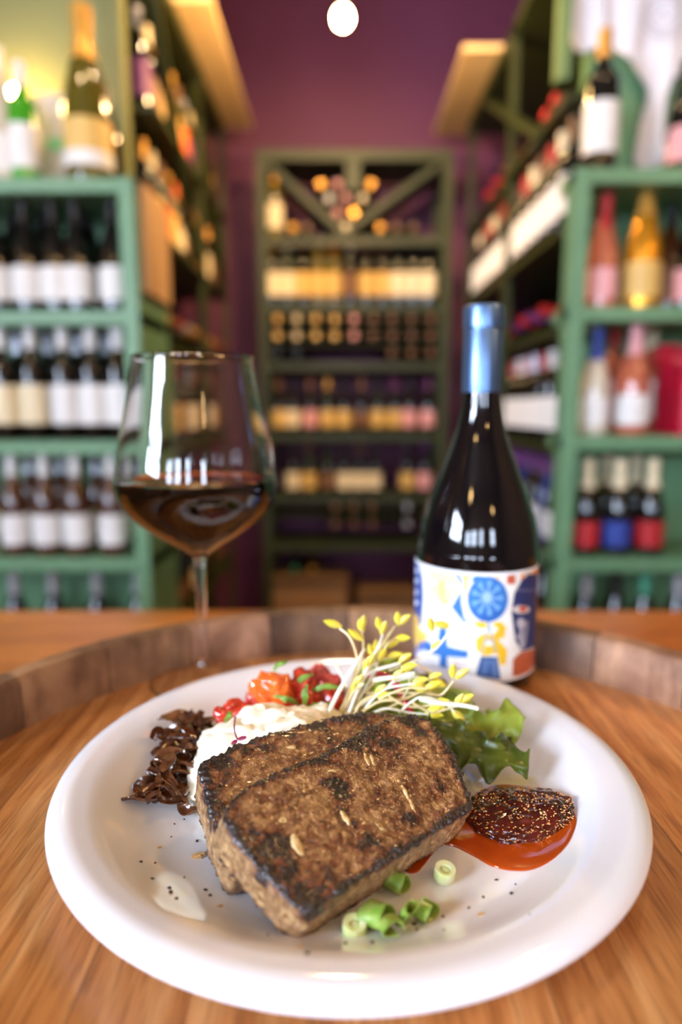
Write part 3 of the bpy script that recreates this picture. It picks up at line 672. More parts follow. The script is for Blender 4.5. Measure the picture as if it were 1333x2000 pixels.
# salsa herbs
herb = mat('herb_green', (74, 110, 34), .4, c2=(130, 168, 66), scale=90, sss=.2)
for i, (x, y, Y, dx, dy) in enumerate([(548, 1300, .392, 14, 8), (512, 1385, .37, 26, 6), (560, 1368, .375, 24, -8), (596, 1362, .37, 4, 26), (590, 1330, .39, 22, 14), (640, 1345, .39, 34, 2), (618, 1382, .372, 30, 8), (446, 1402, .362, 6, 12), (700, 1345, .39, 10, 16)]):
    leaf('herb_leaf', [at(x-dx, y+dy, Y), at(x, y-4, Y-.003), at(x+dx, y-dy, Y)], [.0008, .0024, .0006], .3, herb, ['small bright green herb sprig on top of the orange tomato', 'green herb leaf at the front left of the salsa', 'green herb leaf just above the mashed potato', 'narrow upright green herb leaf in the salsa', 'green herb leaf behind the orange tomato', 'green herb leaf near the pink tomato chunk', 'green herb leaf lying low right in the salsa', 'tiny green herb leaf by the leftmost tomato chunk', 'green herb leaf between salsa and salad'][i], 'herb leaves in the salsa', seed=i, tilt=(0, -.7, .7), lobes=3, thick=.0004)
# red chard stem
red = mat('red_stem', (190, 24, 44), .25, c2=(206, 60, 70), scale=90, coat=.3, sss=.2)
o = obj('chard_stem', MB().tube(catmull([at(712, 1318, .385), at(760, 1322, .378), at(786, 1360, .368), at(812, 1408, .36)], 6), .0021, 12), red, loc=at(786, 1360, .368))
tag(o, 'bright red chard stem running down through the sprouts', 'chard stem')
# red micro sprout on the mash
mic = mat('red_microgreen', (130, 20, 60), .4)
ms = empty('microgreen_sprout', at(462, 1430, .322), 'thin purple-red microgreen sprout lying on the mashed potato', 'sprout')
child('stem', MB().tube(catmull([at(460, 1400, .335), at(458, 1425, .327), at(464, 1444, .318)], 5), .0004, 6), mic, ms)
for x0, y0, x1, y1 in ((464, 1444, 482, 1440), (464, 1446, 452, 1454)):
    a = at(x0, y0, .317); b = at(x1, y1, .316); d = (b-a).normalized(); s = Vector((0, -.6, .8)); s = (s-d*s.dot(d)).normalized()
    child('leaf', MB().ball((a+b)/2, 1, 10, 6, ((b-a).length/2, .0012, .0004), Matrix((d, s.cross(d), s)).transposed()), mic, ms)
# pea-shoot style sprouts
stemw = mat('sprout_stem_white', (240, 238, 222), .3, c2=(228, 222, 186), scale=90, sss=.3); stemy = mat('sprout_stem_cream', (226, 214, 160), .3, c2=(214, 184, 130), scale=80, sss=.3)
leafy = mat('sprout_leaf_yellow', (238, 216, 60), .35, c2=(222, 204, 92), scale=120, sss=.3)
SP = [  # stem pixels from foot to tip, depth at foot and tip, thickness mm, leaf pixels, look
 ([(634, 1409), (665, 1346), (700, 1290), (712, 1268)], .352, .372, 1.3, [(695, 1240, -.9)], 'thick white sprout with a big yellow leaf, leaning right'),
 ([(668, 1385), (697, 1300), (686, 1249), (664, 1227)], .36, .375, .8, [(650, 1218, -1.2)], 'sprout bending to the far left with the leftmost yellow leaf'),
 ([(660, 1400), (700, 1310), (710, 1263), (706, 1228)], .362, .38, .8, [(710, 1215, .1), (706, 1222, -.3)], 'upright sprout with a yellow bud beside the leftmost leaf'),
 ([(682, 1392), (714, 1311), (738, 1266), (748, 1240)], .358, .38, .9, [(741, 1218, -.3), (750, 1226, .3)], 'tall sprout with two pale leaves in the middle of the tuft'),
 ([(672, 1398), (707, 1318), (738, 1273), (772, 1222)], .362, .385, .9, [(778, 1208, -.1), (791, 1210, .8)], 'tallest sprout leaning right with a forked yellow tip'),
 ([(690, 1385), (720, 1310), (755, 1262), (772, 1246)], .37, .385, .8, [(787, 1246, 1.5), (765, 1258, 1.2)], 'sprout with a round yellow leaf just below the tallest tip'),
 ([(686, 1398), (716, 1340), (738, 1300)], .366, .375, .9, [(748, 1278, .4)], 'short sprout with a single upright yellow leaf'),
 ([(680, 1372), (716, 1318), (765, 1300), (782, 1296)], .368, .372, 1.1, [(792, 1285, .9)], 'white sprout bending right with one pale yellow leaf'),
 ([(820, 1364), (850, 1372), (900, 1377), (935, 1384)], .352, .348, 1.5, [], 'thick bare white sprout stem pointing right over the lettuce'),
 ([(730, 1328), (772, 1322), (810, 1315)], .368, .362, 1.4, [(800, 1302, 1.2)], 'short thick white sprout stem lying level mid pile'),
 ([(716, 1354), (770, 1353), (830, 1354), (862, 1357), (886, 1330)], .368, .36, .8, [(886, 1310, 0), (904, 1316, .8)], 'long sprout whose two yellow tips rise in front of the bottle label'),
 ([(760, 1310), (803, 1297), (835, 1308), (846, 1320)], .375, .372, .7, [(848, 1326, 2.6)], 'arched sprout with its yellow leaf hanging at right'),
 ([(790, 1302), (820, 1285), (855, 1263), (876, 1236)], .38, .38, .9, [(864, 1220, -1.2), (843, 1219, -.2), (852, 1262, .5)], 'sprout rising highest in front of the blue part of the label'),
 ([(655, 1294), (666, 1314), (678, 1340)], .375, .37, 1.1, [], 'short bare white sprout stem at the left of the tuft'),
 ([(807, 1373), (841, 1390), (876, 1384), (905, 1372)], .352, .352, .8, [(912, 1364, 1.0), (898, 1368, .4)], 'low curved sprout under the thick bare stem'),
 ([(700, 1400), (745, 1350), (790, 1338), (812, 1336)], .36, .36, .8, [(822, 1330, 1.2), (818, 1342, 1.9)], 'sprout with twin yellow leaves at the centre of the pile'),
 ([(690, 1375), (730, 1335), (752, 1325)], .37, .366, .8, [(716, 1300, .2), (724, 1290, .5)], 'pale sprout with leaves at the middle of the tuft stems'),
 ([(664, 1400), (690, 1352), (712, 1336)], .36, .362, .8, [(690, 1345, .3), (700, 1330, .6)], 'low sprout with small leaves beside the thick white stem'),
 ([(720, 1400), (752, 1384), (800, 1392), (838, 1395)], .355, .352, .8, [(846, 1388, 1.1), (850, 1396, 1.6)], 'lowest sprout stretched along the top edge of the meatloaf'),
 ([(740, 1365), (790, 1345), (836, 1345)], .36, .357, .7, [(848, 1338, 1.1)], 'thin sprout crossing over the red stem'),
 ([(760, 1360), (800, 1380), (850, 1376)], .357, .353, .8, [(862, 1371, 1.3), (856, 1380, 1.8)], 'sprout lying right below the red stem'),
 ([(675, 1395), (712, 1372), (752, 1345), (770, 1330)], .36, .364, .9, [(778, 1318, .7)], 'cream sprout slanting across the tuft foot'),
 ([(700, 1396), (742, 1370), (786, 1366), (820, 1352)], .358, .362, .9, [(830, 1346, .9), (822, 1340, .1)], 'cream sprout curving under the twin-leaved one'),
 ([(730, 1392), (775, 1375), (800, 1340), (796, 1318)], .36, .368, .8, [(798, 1306, .2)], 'hooked sprout turning upward at the right of the tuft'),
 ([(715, 1380), (760, 1338), (808, 1322), (846, 1330)], .366, .366, .7, [(858, 1334, 1.9), (850, 1322, 1.0)], 'thin sprout sloping down to the right above the lettuce'),
 ([(672, 1384), (698, 1340), (722, 1300), (760, 1284)], .372, .378, .8, [(772, 1280, 1.3)], 'sprout fanning out to the right from the white stems'),
 ([(690, 1404), (706, 1372), (736, 1356)], .357, .36, .9, [(744, 1348, .6), (748, 1358, 1.4)], 'short sprout tucked at the foot of the tuft'),
 ([(780, 1392), (820, 1362), (866, 1372), (890, 1392)], .354, .352, .7, [(896, 1398, 2.2)], 'sprout drooping over the pale lettuce leaf'),
 ([(705, 1390), (735, 1310), (740, 1282)], .372, .38, .7, [(736, 1262, -.1), (726, 1270, -.4)], 'straight sprout in the shade behind the tuft'),
]
def sprout_leaf(root, c, ang, L_=.0098):
    # a folded pair blade: pointed ellipsoid, slightly cupped
    d = Vector((math.sin(ang), -.15, math.cos(ang))).normalized(); n_ = Vector((.2, -1, .25)); n_ = (n_-d*n_.dot(d)).normalized(); s_ = n_.cross(d)
    v = []; f = []; K, M = 9, 8
    for i in range(K+1):
        t = i/K; w_ = .0026*math.sin(PI*min(1, t*.97+.03))**.8*(1-.25*t)
        for j in range(M):
            a = 2*PI*j/M; v.append(c+d*(t-.5)*L_+s_*w_*math.cos(a)+n_*(w_*.32*math.sin(a)-.0009*math.cos(a)**2*math.sin(PI*t)))
    for i in range(K):
        for j in range(M): f.append((i*M+j, i*M+(j+1) % M, (i+1)*M+(j+1) % M, (i+1)*M+j))
    f.append(tuple(range(M))[::-1]); f.append(tuple(K*M+j for j in range(M)))
    child('leaf', MB().add(v, f), leafy, root)
for i, (pts, y0, y1, th, lv, lab) in enumerate(SP):
    K = len(pts); p3 = [at(x, y, y0+(y1-y0)*k/(K-1)) for k, (x, y) in enumerate(pts)]
    for q in p3: q.z = max(q.z, PZ+.001)
    root = empty('bean_sprout', p3[0], lab, 'sprout', 'yellow-tipped sprouts on the salad')
    cc = catmull(p3, 7); n_ = len(cc)
    child('stem', MB().tube(cc, [th*.00118*(.9-.25*k/n_) for k in range(n_)], 8), stemw if th > 1 or i % 3 == 0 else stemy, root)
    for (x, y, a) in lv: sprout_leaf(root, at(x, y, y1), a, .0100 if i not in (0, 1) else .0122)
# fig sauce
jamm = mat('fig_jam', (54, 16, 10), .12, c2=(88, 26, 14), scale=120, coat=.8, bump=.35, bscale=260, dist=.0012)
syr, t_, b_ = nt('jam_syrup'); b_.inputs['Base Color'].default_value = s2l((206, 84, 16)); b_.inputs['Roughness'].default_value = .08; b_.inputs['Transmission Weight'].default_value = .35; b_.inputs['Coat Weight'].default_value = .5
sauce = empty('fig_sauce', P(1005, 1610, PZ), 'dollop of dark red seedy fruit sauce in an orange syrup pool, right of the meatloaf', 'sauce')
def pool(px, h, m, parent, nm):
    o3 = catmull([PP(x, y) for x, y in px], 5, True); N_ = len(o3); c = sum(o3, Vector())/N_; v = []; f = []
    R = [(1, 0), (1.0, h*.35), (.985, h*.8), (.95, h), (.7, h*1.02), (.35, h*1.05)]
    for k, z in R:
        for p in o3:
            q = c+(p-c)*k; v.append(Vector((q.x, q.y, plz(q.x, q.y)+z-.0002)))
    for j in range(len(R)-1):
        for i in range(N_): f.append((j*N_+i, j*N_+(i+1) % N_, (j+1)*N_+(i+1) % N_, (j+1)*N_+i))
    v.append(Vector((c.x, c.y, plz(c.x, c.y)+h*1.05))); k0 = (len(R)-1)*N_
    for i in range(N_): f.append((k0+i, k0+(i+1) % N_, len(v)-1))
    f.append(tuple(range(N_))[::-1]); return child(nm, MB().add(v, f), m, parent)
pool([(868, 1620), (866, 1646), (895, 1656), (930, 1674), (962, 1692), (1000, 1700), (1040, 1698), (1078, 1680), (1108, 1650), (1124, 1615), (1124, 1590), (1100, 1565), (1050, 1540), (980, 1533), (935, 1548), (905, 1590)], .0011, syr, sauce, 'syrup')
pool([(800, 1672), (788, 1690), (796, 1704), (815, 1704), (830, 1688), (850, 1662), (868, 1640), (840, 1640)], .0007, syr, sauce, 'syrup')
jc = P(1012, 1604, PZ)
jb = blob('j', (jc.x+.0005, jc.y+.0015, PZ+.0004), .0262, .0222, .0092, jamm, .09, 1.8, 9, sub=6, ridges=.05)
jb.v = [(p[0], p[1], p[2]+plz(p[0], p[1])-PZ) for p in jb.v]
jb.v = [tuple(Vector(p)+Vector((0, 0, nz(p, 260)*.0009 if p[2] > PZ+.002 else 0))) for p in jb.v]
jv = list(jb.v)
child('fruit_jam', jb, jamm, sauce)
seedm = mat('fig_seed', (214, 140, 60), .25, coat=.6)
sb = MB(); rj = random.Random(5)
top = [v_ for v_ in jv if v_[2] > PZ+.003]
for k in range(700):
    x, y, z = rj.choice(top)
    # only lumps where the seeds poke out of the gloss
    if nz((x, y, z), 120, 4) < -.1 and rj.random() < .6: continue
    sb.ball((x+rj.uniform(-.0005, .0005), y+rj.uniform(-.0005, .0005), z+.00012), .00034, 6, 4, (1.7 if k % 2 else 1, 1, .8))
so = child('fig_seeds', sb, seedm, sauce); so['kind'] = 'stuff'; so['label'] = 'tiny golden seeds scattered through the jam'

# spring onion slices
gpale = mat('spring_onion_pale', (206, 222, 140), .3, c2=(232, 236, 196), scale=140, sss=.3); ggreen = mat('spring_onion_green', (112, 150, 50), .3, c2=(168, 190, 100), scale=130, sss=.25); gdark = mat('spring_onion_inside', (60, 118, 24), .4, sss=.2)
def ring(x, y, r, h, m, lab, tilt=(0, 0), inner=None, sx=1.0):
    c = P(x, y, PZ+h/2); mb = MB(); n = 28
    pr = [(r*.42, -h/2), (r, -h/2), (r*1.03, 0), (r, h/2), (r*.9, h/2+.0001), (r*.5, h/2-.0004), (r*.45, 0)]
    v = []; f = []; R = Matrix.Rotation(tilt[0], 3, 'X') @ Matrix.Rotation(tilt[1], 3, 'Y')
    for rr, z in pr:
        for k in range(n):
            a = 2*PI*k/n; v.append(c+R@Vector((rr*math.cos(a)*sx, rr*math.sin(a)*(2-sx), z)))
    J = len(pr)
    for j in range(J):
        for k in range(n): f.append((j*n+k, j*n+(k+1) % n, ((j+1) % J)*n+(k+1) % n, ((j+1) % J)*n+k))
    mb.add(v, f); zmin = min(q.z for q in v); mb.v = [(q[0], q[1], q[2]-zmin+PZ) for q in mb.v]
    root = empty('spring_onion_slice', (c.x, c.y, PZ), lab, 'spring onion', 'spring onion slices on the plate'); child('outer_ring', mb, m, root)
    if inner:
        ib = MB(); v = []; f = []
        for rr, z in [(0, -h*.35), (r*.40, -h*.35), (r*.41, h*.3), (r*.15, h*.38), (0, h*.36)]:
            for k in range(16):
                a = 2*PI*k/16; v.append(c+R@Vector((rr*math.cos(a)*sx, rr*math.sin(a)*(2-sx), z))-Vector((0, 0, zmin-PZ)))
        for j in range(4):
            for k in range(16): f.append((j*16+k, j*16+(k+1) % 16, (j+1)*16+(k+1) % 16, (j+1)*16+k))
        ib.add(v, f); child('inner_layer', ib, inner, root)
ring(869, 1708, .0045, .0055, gpale, 'pale green spring onion slice lying alone below the red sauce', (.15, .1), gpale)
ring(693, 1818, .0046, .0075, gpale, 'palest white-green spring onion slice at the front left', (.1, 0), gpale)
def sleeve(x, y, r, h, ax, span, lab, sq=1.0, roll=0, m=None):
    """open curl of green onion leaf: arc cross-section swept along its axis"""
    ax = Vector(ax).normalized(); u = ax.cross(Vector((0, 0, 1))).normalized(); w_ = u.cross(ax); p = PP(x, y); v = []; f = []; n = 26; K = 5; th = .0006
    for k in range(K+1):
        t = k/K-.5
        for rr in (r, r-th):
            for i in range(n+1):
                a = roll+span*(i/n-.5); rq = rr*(1+.06*math.sin(a*3+t*4))
                v.append(p+ax*(t*h*(1+.12*math.sin(a*2)))+u*(rq*math.sin(a))+w_*(rq*math.cos(a)*sq))
    m_ = 2*(n+1)
    for k in range(K):
        for i in range(n):
            f.append((k*m_+i, k*m_+i+1, (k+1)*m_+i+1, (k+1)*m_+i)); f.append((k*m_+n+1+i, (k+1)*m_+n+1+i, (k+1)*m_+n+2+i, k*m_+n+2+i))
        for i in (0, n): f.append((k*m_+i, (k+1)*m_+i, (k+1)*m_+n+1+i, k*m_+n+1+i))
    for k in (0, K):
        for i in range(n): f.append((k*m_+i, k*m_+n+1+i, k*m_+n+2+i, k*m_+i+1))
    zm = min(q.z for q in v); v = [(q[0], q[1], q[2]-zm+p.z) for q in v]
    root = empty('spring_onion_slice', p, lab, 'spring onion', 'spring onion slices on the plate'); child('leaf_curl', MB().add(v, f), m or ggreen, root)
sleeve(775, 1740, .0043, .0085, (.8, -.55, .08), 2*PI*.995, 'bright green hollow spring onion slice lying on its side by the meatloaf', .9)
sleeve(735, 1808, .0060, .0095, (.75, -.55, .25), 5.6, 'largest folded green spring onion slice next to the palest one', .62, .5)
sleeve(762, 1826, .0046, .0080, (.3, -.85, .3), 5.4, 'green spring onion slice overlapping the largest one at right', .6, .9)
sleeve(795, 1806, .0040, .0085, (.35, -.25, .8), 5.8, 'narrow green spring onion slice standing on edge', .55, 1.2)
sleeve(829, 1792, .0050, .0080, (.7, -.6, .1), 5.2, 'folded green spring onion slice rightmost of the front ones', .6, 2.6)

# pepper and crumbs
pep = mat('black_pepper', (34, 26, 22), .6); crumb = mat('crumb', (200, 160, 104), .6)
rp = random.Random(9)
FL = [(276, 1683), (303, 1685), (335, 1634), (334, 1743), (331, 1734), (360, 1713), (402, 1738), (385, 1643), (341, 1609), (298, 1716), (411, 1748), (345, 1755), (1008, 1727), (1000, 1745), (945, 1752), (916, 1773), (866, 1790), (852, 1782), (810, 1805), (815, 1815), (868, 1816), (728, 1841), (676, 1842), (600, 1862), (524, 1826), (360, 1600), (1035, 1785), (970, 1718)]
for x, y in FL:
    p = PP(x, y); r = rp.uniform(.0004, .00085); mb = blob('p', (p.x, p.y, p.z-.0002), r*rp.uniform(1, 1.6), r, r*1.2, pep, .5, 2, x, sub=1, flat=-.5)
    tag(obj('pepper_flake', mb, pep, loc=p, smooth=False), 'tiny black pepper flake scattered on the white plate', 'pepper', 'pepper flakes')
for x, y, r, lab in ((388, 1672, .0022, 'translucent golden onion crumb left of the meatloaf'), (430, 1770, .0009, 'small pale crumb in front of the meatloaf'), (585, 1850, .0008, 'pale crumb nearest the front rim'), (312, 1655, .0007, 'tiny tan crumb below the dark onions'), (940, 1786, .001, 'greyish crumb right of the spring onion slices')):
    p = PP(x, y); mb = blob('p', (p.x, p.y, p.z-.0002), r*1.4, r*.8, r*.7, crumb, .5, 2, x, sub=3, flat=-.5, rz=.4)
    tag(obj('food_crumb', mb, crumb, loc=p), lab, 'crumb')

# ============================================================ SHELVES AND RACKS
def ZR(y, Y): return at(666, y, Y).z
def XR(x, y, Y): return at(x, y, Y).x
# ---- bottles
PROF = {
 'bordeaux': [(0, .004), (.030, 0), (.0365, .003), (.0375, .01), (.0375, .19), (.034, .206), (.022, .222), (.0155, .236), (.0145, .255), (.0143, .298), (.0148, .300), (0, .301)],
 'burgundy': [(0, .004), (.032, 0), (.0395, .003), (.0405, .01), (.0405, .145), (.037, .175), (.027, .205), (.018, .232), (.0148, .255), (.0143, .295), (.0148, .298), (0, .299)],
 'champagne': [(0, .004), (.034, 0), (.043, .003), (.0443, .012), (.0443, .135), (.041, .165), (.031, .205), (.021, .24), (.0165, .265), (.0170, .295), (.0185, .305), (.0175, .318), (0, .320)],
 'hock': [(0, .004), (.030, 0), (.0365, .003), (.0375, .01), (.0375, .15), (.033, .19), (.024, .235), (.0165, .275), (.0142, .30), (.0142, .33), (0, .331)],
}
LAB = {'bordeaux': (.045, .15), 'burgundy': (.035, .125), 'champagne': (.03, .115), 'hock': (.035, .125)}
CAPZ = {'bordeaux': .245, 'burgundy': .240, 'champagne': .225, 'hock': .27}
def rad(prof, z):
    for (r0, z0), (r1, z1) in zip(prof[1:-1], prof[2:]):
        if z0 <= z <= z1: return r0+(r1-r0)*(z-z0)/(z1-z0+1e-9)
    return prof[-2][0]
BM = {
 'black': mat('glass_black', (14, 14, 12), .06, coat=.4), 'green': mat('glass_green', (22, 34, 14), .06, coat=.4), 'amber': mat('glass_amber', (70, 38, 18), .06, coat=.4),
 'rose': mat('glass_rose', (176, 96, 70), .08, coat=.4), 'gold': mat('glass_gold', (214, 148, 34), .22, metal=.6), 'lime': mat('glass_lime', (62, 150, 30), .08, coat=.4),
 'clear': mat('glass_pale', (200, 190, 170), .1, coat=.4), 'blue': mat('glass_blue', (30, 46, 110), .08, coat=.4), 'yellowgreen': mat('glass_yellowgreen', (84, 76, 20), .08, coat=.4)}
CM = {
 'white': mat('paper_white', (226, 224, 220), .5), 'cream': mat('paper_cream', (230, 214, 176), .5), 'yellow': mat('paper_yellow', (216, 178, 100), .5), 'gold': mat('foil_gold', (214, 160, 72), .3, metal=.4),
 'red': mat('paper_red', (176, 34, 40), .45), 'pink': mat('paper_pink', (224, 160, 160), .5), 'blue': mat('paper_blue', (44, 66, 150), .45), 'black': mat('foil_black', (26, 22, 24), .35), 'orange': mat('paper_orange', (222, 110, 44), .5),
 'purple': mat('paper_purple', (104, 48, 104), .5), 'grey': mat('foil_silver', (190, 192, 200), .3, metal=.5), 'brown': mat('foil_brown', (120, 84, 56), .45), 'teal': mat('foil_teal', (70, 150, 120), .4)}
MC = {}
def bmesh_parts(kind, glass, cap, lab):
    out = []; pr = PROF[kind]
    k = (kind, 'g', glass)
    if k not in MC: MC[k] = MB().lathe(pr, 20).mesh('bottle_body', BM[glass])
    out.append(('bottle_body', MC[k]))
    if cap:
        k = (kind, 'c', cap)
        if k not in MC:
            z0 = CAPZ[kind]; zt = pr[-1][1]
            pf = [(rad(pr, z0+(zt-.003-z0)*i/6)+.0009, z0+(zt-.003-z0)*i/6) for i in range(7)]+[(pr[-2][0]+.0008, zt+.0008), (0, zt+.001)]
            MC[k] = MB().lathe(pf, 18, cap=False).mesh('capsule', CM[cap])
        out.append(('capsule', MC[k]))
    if lab:
        k = (kind, 'l', lab)
        if k not in MC:
            a, b = LAB[kind]; r = rad(pr, a)+.0006
            MC[k] = MB().lathe([(r, a), (r, b)], 20, cap=False, a0=-PI/2-1.9, a1=-PI/2+1.9).mesh('label', CM[lab])
        out.append(('label', MC[k]))
    return out
CN = {'black': 'dark', 'green': 'green', 'amber': 'amber', 'rose': 'rose', 'gold': 'gold', 'lime': 'bright green', 'clear': 'clear', 'blue': 'blue', 'yellowgreen': 'olive green'}
def bottle(kind, glass, cap, lab, loc, label, group, rot=None, scale=1.0):
    o = empty('wine_bottle', loc, label, 'bottle', group, rot); o.scale = (scale,)*3
    for nm, me in bmesh_parts(kind, glass, cap, lab):
        c = bpy.data.objects.new(nm, me); COL.objects.link(c); c.parent = o
    return o
LYN = (PI/2, 0, 0)      # lying, neck towards the camera
def desc(glass, cap, lab):
    s = CN[glass]+' bottle'
    if cap: s += ', %s cap' % cap
    if lab: s += ', %s label' % lab
    return s

# ---- left shelf unit
YF, YB = 1.70, 1.985
def unit(nm, x0, x1, tops, label, inner_post, th=.034, notch=None):
    t = empty(nm, ((x0+x1)/2, YB, FLOORZ), label, 'shelf unit')
    for i, z in enumerate(tops):
        mb = MB().box(x0, x1, YF+.004, 1.815 if notch else YB-.015, z-th, z)
        if notch: mb.box(notch, x1, 1.815, YB-.015, z-th, z)
        child('shelf_board', mb, GREEN, t, smooth=False, bevel=.002 if not notch else 0)
    top = tops[0]
    for (a, b) in inner_post:
        nt_ = notch and a < notch
        child('front_post' if nt_ else 'side_panel', MB().box(a, b, YF, YF+.06 if nt_ else YB-.014, FLOORZ, top-.0), GREEN, t, smooth=False, bevel=.002)
    child('back_panel', MB().box(notch or x0, x1, YB-.013, YB-.002, FLOORZ, top-.01), GREEN, t, smooth=False)
    child('base_board', MB().box(x0, x1, YF+.01, YF+.03, FLOORZ, FLOORZ+.12), GREEN, t, smooth=False)
    return t
LT = [ZR(345, YF), ZR(606, YF), ZR(862, YF), ZR(1092, YF)]; LT.append(LT[3]-.34)
unit('shelf_unit', -1.45, -.50, LT, 'green painted shelf unit at left with rows of wine bottles', [(-.538, -.50), (-1.45, -1.412)])
RT = [ZR(326, YF), ZR(598, YF), ZR(852, YF), ZR(1092, YF)]; RT.append(RT[3]-.34)
tan = wood('tan_side_strip', ((176, 136, 92), (190, 150, 104), (200, 160, 114)), (6, 6, 1), .6, ring=.3)
o = obj('tan_strip', MB().box(-.4995, -.486, 1.735, 1.975, ZR(590, 1.9), ZR(372, 1.8)), tan, loc=(-.49, 1.85, 1), smooth=False); tag(o, 'tan strip lying against the side of the left shelf unit', 'board')  # thin tan box laid over the upper part of the green side panel
unit('shelf_unit', .562, 1.45, RT, 'green painted shelf unit at right with mixed bottles and red gift bags', [(.562, .602), (1.412, 1.45)], notch=.685)
def stand(kind, glass, cap, lab, px, Y, ztop, label, group, scale=1.0, yref=None):
    yr = 1000-F*math.tan(math.atan2(ztop+.12-CAMH, Y)+PITCH)
    return bottle(kind, glass, cap, lab, (XR(px, yr, Y), Y, ztop), label, group, scale=scale)
# ledge of the left unit
stand('hock', 'clear', 'white', 'white', 4, 1.80, LT[0], 'pale bottle on the left ledge, at the very edge of the photo', 'bottles on the left ledge')
stand('bordeaux', 'lime', 'white', 'white', 48, 1.80, LT[0], 'bright green bottle with white label and pale cap on the left ledge', 'bottles on the left ledge', .98)
stand('champagne', 'yellowgreen', 'gold', 'yellow', 172, 1.79, LT[0], 'big magnum bottle with gold foil and yellow label on the left ledge', 'bottles on the left ledge', 1.30)
stand('burgundy', 'black', 'black', None, 210, 1.90, LT[0], 'plain dark bottle half hidden behind the magnum', 'bottles on the left ledge', .95)
mag = bpy.data.objects['champagne_mag'] if 'champagne_mag' in bpy.data.objects else [o_ for o_ in COL.objects if o_.get('label', '').startswith('big magnum')][0]
r_ = .0452
link('label_foot', MB().lathe([(r_+.0006, .031), (r_+.0006, .058)], 24, cap=False, a0=-PI/2-1.9, a1=-PI/2+1.9).mesh('label_foot', CM['white']), mag)
# white strip at the foot of the magnum label
mgx = XR(172, 300, 1.79)
o = empty('framed_card', (XR(112, 240, 1.90), 1.90, LT[0]), 'pale grey framed card standing between the green bottle and the magnum', 'card')
cx = XR(112, 240, 1.90)
child('board', MB().box(cx-.062, cx+.062, 1.90, 1.908, LT[0], LT[0]+.27), mat('card_grey', (206, 204, 208), .5), o, smooth=False)
child('green_sticker', MB().box(cx-.028, cx+.012, 1.897, 1.8995, LT[0]+.13, LT[0]+.16), mat('card_green', (120, 200, 150), .5), o, smooth=False)
# lamp at the left edge
lp = at(8, 160, 1.86)
o = empty('table_lamp', (lp.x, 1.93, LT[0]), 'small glowing lamp on the left ledge at the photo edge', 'lamp')
child('base', MB().lathe([(0, 0), (.035, 0), (.035, .008), (.006, .014), (.005, lp.z-LT[0]-.03), (.012, lp.z-LT[0]-.02), (0, lp.z-LT[0]-.02)], 20, (lp.x, 1.93, LT[0])), black, o)
child('bulb', MB().ball((lp.x, 1.93, lp.z), .022, 16, 10), filament, o)
point_light('table_lamp_light', (lp.x-.06, 1.90, lp.z+.02), .7)
gl = 'bottles on the %s shelf of the left unit'
def row(pxs, Y, z, kind, specs, where, group, scale=1.0, lbl=True):
    n = len(pxs)
    for i, px in enumerate(pxs):
        g, c, l = specs[i % len(specs)]
        stand(kind, g, c, l, px, Y, z, '%s, %s from left %s' % (desc(g, c, l), ORD[i], where), group, scale)
row([-8, 52, 108, 152, 222], 1.78, LT[1], 'burgundy', [('black', 'black', 'white')], 'in front row under left ledge', gl % 'top', .92)
row([28, 86, 178], 1.90, LT[1], 'burgundy', [('black', 'black', 'white')], 'in back row under left ledge', gl % 'top')
row([8, 66, 128, 182, 234], 1.76, LT[2], 'bordeaux', [('black', 'white', 'cream'), ('black', 'white', 'cream'), ('black', 'white', 'white'), ('black', 'white', 'white'), ('black', 'white', 'white')], 'on the second left shelf', gl % 'second', .95)
row([40, 100, 158, 212], 1.89, LT[2], 'bordeaux', [('black', 'grey', 'white')], 'in back row, second left shelf', gl % 'second', .95)
row([28, 90, 150, 220], 1.76, LT[3], 'burgundy', [('amber', 'white', 'white')], 'on the third left shelf', gl % 'third', .90)
row([-30, 62, 122, 192, 252], 1.89, LT[3], 'burgundy', [('amber', 'grey', 'cream')], 'in back row, third left shelf', gl % 'third', .88)
row([35, 110, 195, 275], 1.78, LT[4], 'burgundy', [('black', 'grey', 'white')], 'on the lowest left shelf', gl % 'lowest', .95)
# right unit
gr_ = 'bottles on the %s shelf of the right unit'
stand('bordeaux', 'black', 'gold', 'white', 1174, 1.78, RT[0], 'tall dark bottle with gold capsule and large white label on the right ledge', 'bottles on the right ledge', 1.12)
stand('burgundy', 'black', 'black', 'pink', 1335, 1.78, RT[0], 'dark bottle with pale pink label at the right photo edge', 'bottles on the right ledge', .9)
stand('champagne', 'rose', 'red', 'pink', 1178, 1.78, RT[1], 'rose bottle with red foil and pale label under the right ledge', gr_ % 'top', .88)
stand('champagne', 'gold', 'gold', 'yellow', 1256, 1.80, RT[1], 'tall golden sparkling wine bottle under the right ledge', gr_ % 'top', 1.04)
stand('burgundy', 'amber', 'black', 'brown', 1306, 1.88, RT[1], 'brown bottle just right of the golden bottle', gr_ % 'top', .95)
stand('burgundy', 'black', 'black', 'pink', 1346, 1.84, RT[1], 'dark bottle farthest right under the right ledge', gr_ % 'top', .9)
stand('champagne', 'clear', 'blue', 'white', 1162, 1.78, RT[2], 'pale bottle with blue foil, leftmost on the second right shelf', gr_ % 'second', .86)
stand('bordeaux', 'rose', 'red', 'pink', 1196, 1.88, RT[2], 'rose bottle with dark red capsule behind the blue-foiled one', gr_ % 'second', .96)
stand('champagne', 'rose', 'pink', 'white', 1238, 1.78, RT[2], 'rose sparkling bottle with pink foil and white label beside the red gift bags', gr_ % 'second', .92)
stand('bordeaux', 'rose', 'cream', 'white', 1268, 1.90, RT[2], 'rose bottle with cream capsule tucked behind the pink-foiled one', gr_ % 'second', .96)
